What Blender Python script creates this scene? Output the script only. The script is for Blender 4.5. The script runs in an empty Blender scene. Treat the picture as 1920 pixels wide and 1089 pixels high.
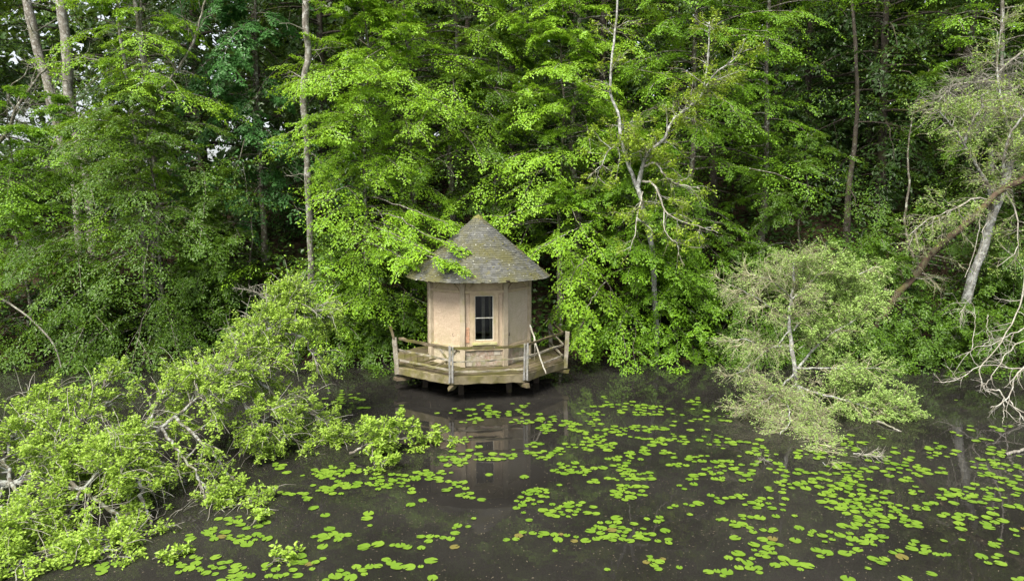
import bpy, math
import numpy as np

R = math.radians
sc = bpy.context.scene
col = sc.collection
rng = np.random.default_rng(11)

# ------------------------------------------------------------------ camera, sky, sun, exposure
CAM = np.array((0.0, 0.0, 5.09)); PITCH = R(7.0); F = 1321.0
cam = bpy.data.cameras.new("camera"); cam.sensor_width = 36.0; cam.lens = F / 1920 * 36; cam.clip_start = 0.1; cam.clip_end = 900
cam_o = bpy.data.objects.new("camera", cam); col.objects.link(cam_o)
cam_o.location = CAM; cam_o.rotation_euler = (R(90) - PITCH, 0, 0); sc.camera = cam_o

SUN_EL, SUN_AZ = R(55), R(-150)          # azimuth from +Y towards +X: behind the camera, a little to the left
world = bpy.data.worlds.new("World"); sc.world = world; world.use_nodes = True
wn = world.node_tree.nodes; wl = world.node_tree.links; wn.clear()
sky = wn.new("ShaderNodeTexSky"); sky.sky_type = 'NISHITA'; sky.sun_disc = False
sky.sun_elevation = SUN_EL; sky.sun_rotation = SUN_AZ; sky.air_density = 1.0; sky.dust_density = 3.0; sky.ozone_density = 1.0
hs = wn.new("ShaderNodeHueSaturation"); hs.inputs["Saturation"].default_value = 0.3
bg = wn.new("ShaderNodeBackground"); bg.inputs["Strength"].default_value = 0.05
wo = wn.new("ShaderNodeOutputWorld")
wl.new(sky.outputs[0], hs.inputs["Color"]); wl.new(hs.outputs[0], bg.inputs["Color"]); wl.new(bg.outputs[0], wo.inputs["Surface"])
sd = bpy.data.lights.new("sun", 'SUN'); sd.energy = 1.5; sd.angle = R(28); sd.color = (1.0, 0.94, 0.82)
sun = bpy.data.objects.new("sun", sd); col.objects.link(sun)
sun.rotation_euler = (R(90) - SUN_EL, 0, -SUN_AZ + R(180)) ; sun.location = (0, -10, 30)
sc.view_settings.view_transform = 'Standard'; sc.view_settings.look = 'None'; sc.view_settings.gamma = 1
sc.view_settings.exposure = 2.5
sc.cycles.max_bounces = 8; sc.cycles.diffuse_bounces = 4; sc.cycles.transmission_bounces = 5; sc.cycles.transparent_max_bounces = 6
sc.cycles.use_denoising = True

_f = np.array((0, math.cos(PITCH), -math.sin(PITCH))); _u = np.array((0, math.sin(PITCH), math.cos(PITCH)))
def at(x, y, Y):                       # a sighting along (x, y) of the picture, taken out to the depth Y metres away
    d = _f * F + np.array((1.0, 0, 0)) * (x - 960) - _u * (y - 544.5)
    return CAM + d * (Y / d[1])
def on_water(x, y, z=0.0):
    d = _f * F + np.array((1.0, 0, 0)) * (x - 960) - _u * (y - 544.5)
    return CAM + d * ((z - CAM[2]) / d[2])
def path(*p): return np.array([at(*q) for q in p])

# ------------------------------------------------------------------ material helpers
class NT:
    def __init__(s, name):
        s.m = bpy.data.materials.new(name); s.m.use_nodes = True; s.t = s.m.node_tree; s.n = s.t.nodes; s.l = s.t.links
        s.n.clear(); s.out = s.n.new("ShaderNodeOutputMaterial")
    def new(s, typ, **kw):
        n = s.n.new(typ)
        for k, v in kw.items():
            if k in n.inputs.keys(): n.inputs[k].default_value = v
            else: setattr(n, k, v)
        return n
    def link(s, a, b): s.l.new(a, b)
    def coords(s, scale=1.0):
        t = s.new("ShaderNodeTexCoord"); m = s.new("ShaderNodeMapping")
        m.inputs["Scale"].default_value = scale if hasattr(scale, '__len__') else (scale,) * 3
        s.link(t.outputs["Object"], m.inputs["Vector"]); return m.outputs[0]
    def noise(s, scale, detail=4, rough=0.55, vec=None, dist=0.0):
        n = s.new("ShaderNodeTexNoise"); n.inputs["Scale"].default_value = scale; n.inputs["Detail"].default_value = detail
        n.inputs["Roughness"].default_value = rough; n.inputs["Distortion"].default_value = dist
        s.link(vec if vec else s.coords(), n.inputs["Vector"]); return n.outputs["Fac"]
    def ramp(s, fac, a, b):
        n = s.new("ShaderNodeMapRange"); n.inputs["From Min"].default_value = a; n.inputs["From Max"].default_value = b
        s.link(fac, n.inputs["Value"]); return n.outputs[0]
    def mix(s, fac, a, b):
        n = s.new("ShaderNodeMix"); n.data_type = 'RGBA'
        for i, v in ((0, fac), (6, a), (7, b)):
            if isinstance(v, bpy.types.NodeSocket): s.link(v, n.inputs[i])
            elif i == 0: n.inputs[i].default_value = v
            else: n.inputs[i].default_value = (*v, 1)
        return n.outputs[2]
    def math(s, op, a, b):
        n = s.new("ShaderNodeMath"); n.operation = op
        for i, v in ((0, a), (1, b)):
            if isinstance(v, bpy.types.NodeSocket): s.link(v, n.inputs[i])
            else: n.inputs[i].default_value = v
        return n.outputs[0]
    def attr(s, name):
        n = s.new("ShaderNodeAttribute"); n.attribute_name = name; return n.outputs["Fac"]
    def objrand(s): return s.new("ShaderNodeObjectInfo").outputs["Random"]
    def bump(s, h, strength, dist):
        n = s.new("ShaderNodeBump"); n.inputs["Strength"].default_value = strength; n.inputs["Distance"].default_value = dist
        s.link(h, n.inputs["Height"]); return n.outputs[0]
    def finish(s, color, rough=0.8, spec=0.25, normal=None):
        p = s.new("ShaderNodeBsdfPrincipled")
        if isinstance(color, bpy.types.NodeSocket): s.link(color, p.inputs["Base Color"])
        else: p.inputs["Base Color"].default_value = (*color, 1)
        if isinstance(rough, bpy.types.NodeSocket): s.link(rough, p.inputs["Roughness"])
        else: p.inputs["Roughness"].default_value = rough
        p.inputs["Specular IOR Level"].default_value = spec
        if normal: s.link(normal, p.inputs["Normal"])
        s.link(p.outputs[0], s.out.inputs["Surface"]); s.p = p; return s.m

def leaf_mat(name, a, b, trans=0.24, tcol=(0.30, 0.42, 0.04), rough=0.42, brown=0.0):
    s = NT(name); v = s.attr("var")
    c = s.mix(v, a, b)
    big = s.noise(0.55, 2)
    c = s.mix(s.math('MULTIPLY', s.ramp(big, 0.35, 0.7), 0.35), c, tuple(0.75 * x for x in a))
    if brown: c = s.mix(s.math('MULTIPLY', s.ramp(v, 1.0 - brown, 1.0), 0.8), c, (0.16, 0.11, 0.03))
    s.finish(c, rough, 0.3)
    t = s.new("ShaderNodeBsdfTranslucent"); t.inputs[0].default_value = (*tcol, 1)
    m = s.new("ShaderNodeMixShader"); m.inputs[0].default_value = trans
    s.link(s.p.outputs[0], m.inputs[1]); s.link(t.outputs[0], m.inputs[2]); s.link(m.outputs[0], s.out.inputs["Surface"])
    return s.m

def bark_mat(name, base, pale, lichen=(0.34, 0.36, 0.30), amount=0.5, moss=0.25):
    s = NT(name); vec = s.coords((1, 1, 0.35))
    c = s.mix(s.ramp(s.noise(9, 6, vec=vec), 0.3, 0.7), base, pale)
    c = s.mix(s.ramp(s.noise(8.5, 6, 0.7), 0.60 - 0.18 * amount, 0.66 - 0.18 * amount), c, lichen)
    c = s.mix(s.math('MULTIPLY', s.ramp(s.noise(1.3, 4), 0.52, 0.68), moss * 2), c, (0.085, 0.095, 0.02))
    return s.finish(c, 0.9, 0.15, s.bump(s.noise(30, 5, vec=vec), 0.7, 0.02))

M = {}
M['hornbeam'] = leaf_mat('hornbeam_leaf', (0.080, 0.188, 0.010), (0.190, 0.345, 0.020), tcol=(0.28, 0.48, 0.03))
M['hornbeam_yellow'] = leaf_mat('hornbeam_bright_leaf', (0.122, 0.262, 0.013), (0.270, 0.445, 0.030), tcol=(0.36, 0.55, 0.035))  # brighter, yellower variant of the hornbeam leaf colour
M['hornbeam_deep'] = leaf_mat('hornbeam_shaded_leaf', (0.038, 0.092, 0.008), (0.092, 0.175, 0.013), 0.22, tcol=(0.22, 0.34, 0.025))  # darker copy of the hornbeam leaf, with canopy shade put into the colour
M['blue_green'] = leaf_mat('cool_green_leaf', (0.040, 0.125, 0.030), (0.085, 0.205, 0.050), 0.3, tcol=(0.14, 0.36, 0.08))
M['forest'] = leaf_mat('forest_leaf', (0.018, 0.048, 0.009), (0.040, 0.085, 0.013), 0.2, tcol=(0.13, 0.22, 0.03))  # leaf colour darkened to stand in for shade inside the wood
M['oak'] = leaf_mat('fallen_tree_leaf', (0.190, 0.315, 0.028), (0.350, 0.490, 0.075), 0.24, tcol=(0.36, 0.52, 0.06), brown=0.03)
M['willow'] = leaf_mat('willow_leaf', (0.185, 0.300, 0.062), (0.345, 0.480, 0.140), 0.25, tcol=(0.36, 0.46, 0.11))
M['lichen_leaf'] = leaf_mat('lichened_tree_leaf', (0.140, 0.235, 0.015), (0.280, 0.390, 0.030), 0.25, tcol=(0.42, 0.52, 0.05), brown=0.03)
M['bark'] = bark_mat('grey_bark', (0.065, 0.055, 0.042), (0.15, 0.135, 0.11), amount=0.35)
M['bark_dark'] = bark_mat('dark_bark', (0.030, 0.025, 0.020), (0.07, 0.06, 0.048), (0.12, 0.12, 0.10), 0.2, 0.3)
M['bark_pale'] = bark_mat('pale_bark', (0.10, 0.088, 0.07), (0.22, 0.205, 0.175), (0.33, 0.33, 0.30), 0.5, 0.18)
M['bark_birch'] = bark_mat('silver_bark', (0.13, 0.125, 0.11), (0.30, 0.30, 0.285), (0.42, 0.43, 0.41), 0.6, 0.18)
M['bark_brown'] = bark_mat('rotten_brown_bark', (0.036, 0.026, 0.019), (0.115, 0.078, 0.055), (0.10, 0.10, 0.055), 0.5, 0.5)
M['bark_lichen'] = bark_mat('lichened_bark', (0.07, 0.06, 0.045), (0.17, 0.16, 0.135), (0.29, 0.305, 0.28), 0.6, 0.25)
M['twig_white'] = bark_mat('bleached_twig', (0.20, 0.18, 0.145), (0.36, 0.34, 0.29), (0.40, 0.40, 0.35), 0.5, 0.1)
M['twig_straw'] = bark_mat('straw_twig', (0.19, 0.175, 0.10), (0.36, 0.335, 0.22), (0.40, 0.42, 0.27), 0.5, 0.1)
M['twig_grey'] = bark_mat('grey_twig', (0.12, 0.11, 0.09), (0.25, 0.235, 0.2), (0.33, 0.33, 0.28), 0.4, 0.2)

# ------------------------------------------------------------------ mesh helpers
def nrm(a): return a / np.maximum(np.linalg.norm(a, axis=-1, keepdims=True), 1e-9)
def mesh_obj(name, v, f, mat, parent=None, var=None, smooth=False, origin=None):
    v = np.asarray(v, dtype=np.float32); f = np.asarray(f, dtype=np.int32)
    if origin is not None: v = v - np.asarray(origin, dtype=np.float32)
    me = bpy.data.meshes.new(name); k = f.shape[1]
    me.vertices.add(len(v)); me.vertices.foreach_set("co", v.ravel())
    me.loops.add(f.size); me.loops.foreach_set("vertex_index", f.ravel())
    me.polygons.add(len(f)); me.polygons.foreach_set("loop_start", np.arange(len(f), dtype=np.int32) * k)
    me.polygons.foreach_set("use_smooth", np.full(len(f), smooth, dtype=bool))
    if var is not None:
        a = me.attributes.new("var", 'FLOAT', 'FACE'); a.data.foreach_set("value", np.asarray(var, dtype=np.float32))
    me.update(calc_edges=True); me.materials.append(mat)
    o = bpy.data.objects.new(name, me); col.objects.link(o)
    if parent is not None: o.parent = parent
    if origin is not None: o.location = origin
    return o
def tag(o, label=None, cat=None, group=None, kind=None):
    for k, v in (("label", label), ("category", cat), ("group", group), ("kind", kind)):
        if v: o[k] = v
    return o
def thing(name, label, cat, group=None, loc=(0, 0, 0)):
    o = bpy.data.objects.new(name, None); col.objects.link(o); o.location = loc; o.empty_display_size = 0.2
    return tag(o, label, cat, group)

def tubes(P, rad, sides):              # P (N,K,3), rad (N,K): N tapered tubes in one array
    N, K, _ = P.shape
    T = np.empty_like(P); T[:, 1:-1] = P[:, 2:] - P[:, :-2]; T[:, 0] = P[:, 1] - P[:, 0]; T[:, -1] = P[:, -1] - P[:, -2]
    T = nrm(T); avg = nrm(P[:, -1] - P[:, 0])
    ref = np.where(np.abs(avg[:, 2:3]) > 0.8, np.array((1.0, 0.13, 0)), np.array((0.07, 0.11, 1.0)))[:, None, :]
    A = nrm(np.cross(T, ref)); B = np.cross(T, A)
    th = np.arange(sides) * 2 * math.pi / sides
    V = P[:, :, None] + rad[:, :, None, None] * (np.cos(th)[:, None] * A[:, :, None] + np.sin(th)[:, None] * B[:, :, None])
    V = V.reshape(-1, 3)
    n = np.arange(N)[:, None, None]; k = np.arange(K - 1)[None, :, None]; s = np.arange(sides)[None, None, :]
    i0 = (n * K + k) * sides + s; i1 = (n * K + k) * sides + (s + 1) % sides
    Q = np.stack((i0, i1, i1 + sides, i0 + sides), -1).reshape(-1, 4)
    return V, Q
def smooth_path(p, n=24, wob=0.0):
    p = np.asarray(p, float); q = np.vstack((2 * p[0] - p[1], p, 2 * p[-1] - p[-2])); m = len(p) - 1
    t = np.linspace(0, m - 1e-6, n); i = t.astype(int); u = (t - i)[:, None]
    a, b, c, d = q[i], q[i + 1], q[i + 2], q[i + 3]
    r = 0.5 * (2 * b + (c - a) * u + (2 * a - 5 * b + 4 * c - d) * u ** 2 + (3 * b - a - 3 * c + d) * u ** 3)
    if wob:
        w = rng.normal(0, wob, (n, 3)); w[0] = 0; r = r + w
    return r
def limb(name, p, r0, r1, mat, parent, n=24, sides=8, wob=0.012, origin=None, flare=0.0):
    P = smooth_path(p, n, wob); t = np.linspace(0, 1, n)
    rad = (r0 + (r1 - r0) * t ** 0.8) * (1 + 0.07 * rng.normal(size=n)) + flare * r0 * np.exp(-t * 14)
    V, Q = tubes(P[None], rad[None], sides)
    o = mesh_obj(name, V - (np.asarray(parent.location) if parent else 0), Q, mat, parent, smooth=True)
    return o, P
def resample(P, K=8):
    return np.stack([np.interp(np.linspace(0, 1, K), np.linspace(0, 1, len(P)), P[:, i]) for i in range(3)], -1)
def grow(par, n, L, spread=(0.5, 1.1), droop=0.0, wig=0.18, K=6, t0=0.15, t1=1.0, up=0.0, bias=None, taper=True):
    """n child branches out of the parent curves par (N,Kp,3)"""
    N, Kp, _ = par.shape
    w = np.linalg.norm(np.diff(par, axis=1), axis=-1).sum(1); i = rng.choice(N, n, p=w / w.sum())
    t = rng.uniform(t0, t1, n); x = t * (Kp - 1); j = np.minimum(x.astype(int), Kp - 2); u = (x - j)[:, None]
    a = par[i, j]; b = par[i, j + 1]; start = a + (b - a) * u; tang = nrm(b - a)
    r = nrm(rng.normal(size=(n, 3))); perp = nrm(r - (r * tang).sum(-1, keepdims=True) * tang)
    ang = rng.uniform(*spread, n)[:, None]
    d = tang * np.cos(ang) + perp * np.sin(ang); d[:, 2] += up
    if bias is not None: d = d + np.asarray(bias)
    d = nrm(d); ln = rng.uniform(*L, n)
    if taper: ln = ln * (1.15 - 0.6 * t)
    st = (ln / (K - 1))[:, None]; out = [start]
    for k in range(K - 1):
        d = d + rng.normal(0, wig, (n, 3)); d[:, 2] -= droop * (k + 1) / K; d = nrm(d); out.append(out[-1] + d * st)
    return np.stack(out, 1)
def taper_rad(n, K, r0, r1):
    return (rng.uniform(0.75, 1.25, n)[:, None] * (r0 + (r1 - r0) * np.linspace(0, 1, K)[None]))
def twig_part(name, C, r0, r1, mat, parent, sides=3):
    V, Q = tubes(C, taper_rad(len(C), C.shape[1], r0, r1), sides)
    o = mesh_obj(name, V - np.asarray(parent.location), Q, mat, parent, smooth=True); o["kind"] = "stuff"; return o
def leaves(name, P, D, N, ln, wd, mat, parent, rich=False, keep=None):
    """leaf blades at P pointing along D with surface normal N"""
    if keep is not None:
        k = keep(P); P, D, N = P[k], D[k], N[k]; ln = ln[k]; wd = wd[k]
    D = nrm(D); S = nrm(np.cross(D, N)); N = np.cross(S, D); ln = ln[:, None]; wd = wd[:, None]; n = len(P)
    if rich:                            # six-sided folded blade
        v = np.stack((P, P + D * ln * .35 + S * wd * .48 + N * ln * .05, P + D * ln * .72 + S * wd * .42 + N * ln * .02,
                      P + D * ln - N * ln * .10, P + D * ln * .72 - S * wd * .42 + N * ln * .02, P + D * ln * .35 - S * wd * .48 + N * ln * .05), 1)
        f = np.array(((0, 1, 2), (0, 2, 3), (0, 3, 4), (0, 4, 5))); q = 6
    else:
        v = np.stack((P, P + D * ln * .45 + S * wd * .5 + N * ln * .07, P + D * ln - N * ln * .08, P + D * ln * .45 - S * wd * .5 + N * ln * .07), 1)
        f = np.array(((0, 1, 2), (0, 2, 3))); q = 4
    Fc = (np.arange(n)[:, None, None] * q + f[None]).reshape(-1, 3)
    var = np.repeat(np.clip(rng.beta(2, 2.2, n), 0, 1), len(f))
    o = mesh_obj(name, v.reshape(-1, 3) - np.asarray(parent.location if parent else (0, 0, 0)), Fc, mat, parent, var)
    return o
def box(c, sx, sy, sz, ax=None):        # a box of 8 verts; ax = 3x3 rows of local axes
    s = np.array([(x, y, z) for x in (-.5, .5) for y in (-.5, .5) for z in (-.5, .5)]) * (sx, sy, sz)
    if ax is not None: s = s @ np.asarray(ax)
    return s + np.asarray(c), np.array(((0, 1, 3, 2), (4, 6, 7, 5), (0, 4, 5, 1), (2, 3, 7, 6), (0, 2, 6, 4), (1, 5, 7, 3)))
def join(parts):
    V, Fs, n = [], [], 0
    for v, f in parts: V.append(v); Fs.append(f + n); n += len(v)
    return np.vstack(V), np.vstack(Fs)
def rough_bar(p0, p1, w, h, n=7, jit=0.006, up=(0, 0, 1), sag=0.0):   # a weathered bar from p0 to p1
    p0 = np.asarray(p0, float); p1 = np.asarray(p1, float); d = nrm(p1 - p0); s = nrm(np.cross(d, up)); u = np.cross(s, d)
    V = []
    for i, t in enumerate(np.linspace(0, 1, n)):
        c = p0 + (p1 - p0) * t - np.array((0, 0, sag)) * (1 - (2 * t - 1) ** 2)
        for a, b in ((-1, -1), (1, -1), (1, 1), (-1, 1)):
            V.append(c + s * a * w / 2 + u * b * h / 2 + rng.normal(0, jit, 3))
    Q = [(0, 1, 2, 3), (4 * n - 1, 4 * n - 2, 4 * n - 3, 4 * n - 4)]
    for i in range(n - 1):
        for k in range(4):
            a = i * 4 + k; b = i * 4 + (k + 1) % 4; Q.append((a, a + 4, b + 4, b))
    return np.array(V), np.array(Q)

# ------------------------------------------------------------------ ground and pond
def vnoise(x, y, s, seed):
    r = np.random.default_rng(seed); o = 0
    for k in range(6):
        a = r.uniform(0, 6.28); fx = math.cos(a) * s * (1 + .5 * k); fy = math.sin(a) * s * (1 + .5 * k)
        o = o + np.sin(x * fx + y * fy + r.uniform(0, 6.28)) / (1 + .6 * k)
    return o / 3
def bank_y(x): return 22.6 + 0.45 * np.sin(x * .35 + 1) + .25 * np.sin(x * .9) + 0.012 * np.maximum(np.abs(x) - 10, 0) ** 2 * -0.4
def ground_z(x, y):
    x = np.asarray(x, float); y = np.asarray(y, float)
    d = y - bank_y(x)
    top = 8.0 + 7.0 / (1 + np.exp(-(x + 6) / 3.0))
    hill = top * (1 - np.exp(-np.maximum(d - .6, 0) * .55 / top))
    z = np.where(d > 0, .45 * (1 - np.exp(-d / .35)) + hill, np.maximum(d * .6, -1.3))
    z = z + np.where(d > 0.3, .12 * vnoise(x, y, .9, 3), 0.05 * vnoise(x, y, .8, 4))
    back = np.clip((-32 - y) / 6, 0, 1) * 2.1; side = np.clip((np.abs(x) - 62) / 6, 0, 1) * 2.1
    return z + np.where(d > 0, 0, np.maximum(back, side))
gx = np.concatenate((np.linspace(-600, -70, 24), np.linspace(-66, -30, 19), np.linspace(-29, 29, 117), np.linspace(30, 66, 19), np.linspace(70, 600, 24)))
gy = np.concatenate((np.linspace(-600, -44, 20), np.linspace(-40, 18, 30), np.linspace(18.5, 34, 63), np.linspace(35, 70, 36), np.linspace(75, 800, 24)))
X, Y = np.meshgrid(gx, gy); Z = ground_z(X, Y)
ii = np.arange(len(gy) - 1)[:, None] * len(gx) + np.arange(len(gx) - 1)[None]
fq = np.stack((ii, ii + 1, ii + 1 + len(gx), ii + len(gx)), -1).reshape(-1, 4)
s = NT('forest_floor')
c = s.mix(s.ramp(s.noise(1.6, 6), .35, .65), (0.018, 0.013, 0.009), (0.042, 0.028, 0.017))
c = s.mix(s.math('MULTIPLY', s.ramp(s.noise(.8, 5), .55, .7), .7), c, (0.022, 0.032, 0.009))
M['floor'] = s.finish(c, .95, .1, s.bump(s.noise(14, 6), .8, .06))
tag(mesh_obj('ground', np.stack((X, Y, Z), -1).reshape(-1, 3), fq, M['floor'], smooth=True), kind='structure')

s = NT('pond_water')
murk = s.mix(s.ramp(s.noise(.35, 5, .6), .35, .65), (0.0125, 0.0117, 0.0105), (0.0225, 0.0212, 0.0192))
murk = s.mix(s.math('MULTIPLY', s.ramp(s.noise(60, 3, .8), .60, .78), .4), murk, (0.08, 0.075, 0.065))
M['water'] = s.finish(murk, .02, .5, s.bump(s.noise(2.2, 3, .5, dist=.4), .05, .03)); s.p.inputs["IOR"].default_value = 1.36
wx = np.linspace(-75, 75, 40); wy = np.linspace(-45, 27, 30); X, Y = np.meshgrid(wx, wy)
ii = np.arange(29)[:, None] * 40 + np.arange(39)[None]
tag(mesh_obj('water', np.stack((X, Y, 0 * X), -1).reshape(-1, 3), np.stack((ii, ii + 1, ii + 41, ii + 40), -1).reshape(-1, 4), M['water']), kind='structure')

# ------------------------------------------------------------------ pavilion on the pond
def wood(name, a, b, moss=0.4, mosscol=(0.13, 0.135, 0.03), pale=(0.5, 0.49, 0.45), pl=0.4):
    s = NT(name); vec = s.coords()
    c = s.mix(s.ramp(s.noise(7, 6, .65), .3, .7), a, b)
    c = s.mix(s.ramp(s.noise(17, 5, .7), .70 - .2 * pl, .78 - .2 * pl), c, pale)
    c = s.mix(s.math('MULTIPLY', s.ramp(s.noise(2.6, 6, .65), .60 - .3 * moss, .74 - .25 * moss), .85), c, mosscol)
    c = s.mix(s.math('MULTIPLY', s.objrand(), .3), c, tuple(.55 * x for x in a))
    return s.finish(c, .9, .15, s.bump(s.noise(34, 6), .7, .012))
def render_mat(name, a, b, stain):
    s = NT(name)
    c = s.mix(s.ramp(s.noise(45, 4, .7), .35, .65), a, b)
    c = s.mix(s.math('MULTIPLY', s.ramp(s.noise(1.7, 5, .6), .42, .72), .55), c, stain)
    c = s.mix(s.math('MULTIPLY', s.ramp(s.noise(3.2, 5, .65, vec=s.coords((2.6, 2.6, .45))), .56, .74), .30), c, (0.24, 0.20, 0.125))
    tc = s.new("ShaderNodeTexCoord"); sx = s.new("ShaderNodeSeparateXYZ"); s.link(tc.outputs["Object"], sx.inputs[0])
    low = s.math('MULTIPLY', s.ramp(sx.outputs[2], 1.15, .45), s.ramp(s.noise(6, 5, .65), .38, .62))
    c = s.mix(s.math('MULTIPLY', low, .55), c, (0.27, 0.255, 0.13))       # algae on the lower plaster
    return s.finish(c, .95, .1, s.bump(s.noise(40, 4, .75), 1.0, .03))
M['post'] = wood('weathered_oak_post', (0.30, 0.25, 0.18), (0.45, 0.385, 0.28), .22, (0.27, 0.25, 0.10), pl=.25)
M['trim'] = wood('weathered_trim', (0.36, 0.285, 0.19), (0.50, 0.405, 0.28), .25, (0.33, 0.30, 0.13), pl=.2)
M['sill'] = wood('mossy_sill', (0.34, 0.32, 0.17), (0.46, 0.43, 0.25), .5, (0.27, 0.28, 0.07))
M['rail'] = wood('weathered_rail', (0.17, 0.15, 0.115), (0.33, 0.305, 0.25), .45, (0.15, 0.14, 0.04), pl=.55)
M['rail_grey'] = wood('silvered_slat', (0.16, 0.155, 0.145), (0.32, 0.315, 0.30), .25, pl=.5)
M['plank'] = wood('mossy_plank', (0.075, 0.058, 0.038), (0.15, 0.122, 0.08), .6, (0.085, 0.082, 0.02), pl=.3)
M['fascia'] = wood('mossy_edge_board', (0.12, 0.10, 0.062), (0.23, 0.20, 0.13), .5, (0.12, 0.112, 0.03), pl=.35)
M['dark_wood'] = wood('dark_timber', (0.030, 0.024, 0.018), (0.065, 0.052, 0.04), .1, pl=.02)  # one dark brown for piles, joists, rear beams and roof boards
M['render_warm'] = render_mat('roughcast_warm', (0.41, 0.312, 0.222), (0.58, 0.468, 0.352), (0.46, 0.375, 0.265))
M['render_grey'] = render_mat('roughcast_grey', (0.40, 0.335, 0.25), (0.56, 0.485, 0.38), (0.42, 0.375, 0.26))
s = NT('plinth_stone')
c = s.mix(s.objrand(), (0.33, 0.30, 0.24), (0.25, 0.165, 0.12)); c = s.mix(s.ramp(s.noise(20, 5, .7), .45, .75), c, (0.42, 0.40, 0.35))
c = s.mix(s.math('MULTIPLY', s.ramp(s.noise(5, 5), .48, .62), .7), c, (0.17, 0.175, 0.085))
M['stone'] = s.finish(c, .95, .1, s.bump(s.noise(40, 5), .8, .01))
s = NT('old_brick'); M['brick'] = s.finish(s.mix(s.ramp(s.noise(25, 5), .35, .65), (0.40, 0.21, 0.13), (0.52, 0.33, 0.22)), .95, .1, s.bump(s.noise(40, 4), .6, .01))
s = NT('mossy_slate'); v = s.attr('var')
c = s.mix(v, (0.058, 0.060, 0.057), (0.105, 0.107, 0.10))
c = s.mix(s.math('MULTIPLY', s.ramp(s.noise(1.15, 5, .6), .44, .60), .85), c, (0.085, 0.082, 0.030))
c = s.mix(s.math('MULTIPLY', s.ramp(s.noise(7, 5, .65), .56, .68), .6), c, (0.125, 0.115, 0.04))
c = s.mix(s.ramp(s.noise(13, 3, .6), .665, .70), c, (0.42, 0.43, 0.39))
M['slate'] = s.finish(c, .85, .25, s.bump(s.noise(40, 5, .7), .6, .015))
s = NT('moss_cap'); M['moss'] = s.finish(s.mix(s.ramp(s.noise(16, 5), .35, .65), (0.10, 0.10, 0.03), (0.20, 0.19, 0.07)), .95, .1, s.bump(s.noise(40, 5), .9, .03))
s = NT('dark_room'); M['room'] = s.finish((0.05, 0.042, 0.036), .95, .05)
s = NT('dirty_curtain'); M['curtain'] = s.finish(s.mix(s.ramp(s.noise(9, 4), .3, .7), (0.42, 0.37, 0.33), (0.60, 0.55, 0.50)), .95, .05)
s = NT('white_paint'); M['white'] = s.finish(s.mix(s.ramp(s.noise(18, 5), .45, .7), (0.66, 0.65, 0.58), (0.48, 0.46, 0.33)), .7, .3)
s = NT('window_glass')
g = s.new("ShaderNodeBsdfGlossy"); g.inputs["Roughness"].default_value = .03; tr = s.new("ShaderNodeBsdfTransparent"); tr.inputs[0].default_value = (.75, .78, .76, 1)
mx = s.new("ShaderNodeMixShader"); fr = s.new("ShaderNodeFresnel"); fr.inputs[0].default_value = 1.33
s.link(fr.outputs[0], mx.inputs[0]); s.link(tr.outputs[0], mx.inputs[1]); s.link(g.outputs[0], mx.inputs[2]); s.link(mx.outputs[0], s.out.inputs["Surface"])
M['glass'] = s.m

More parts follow.
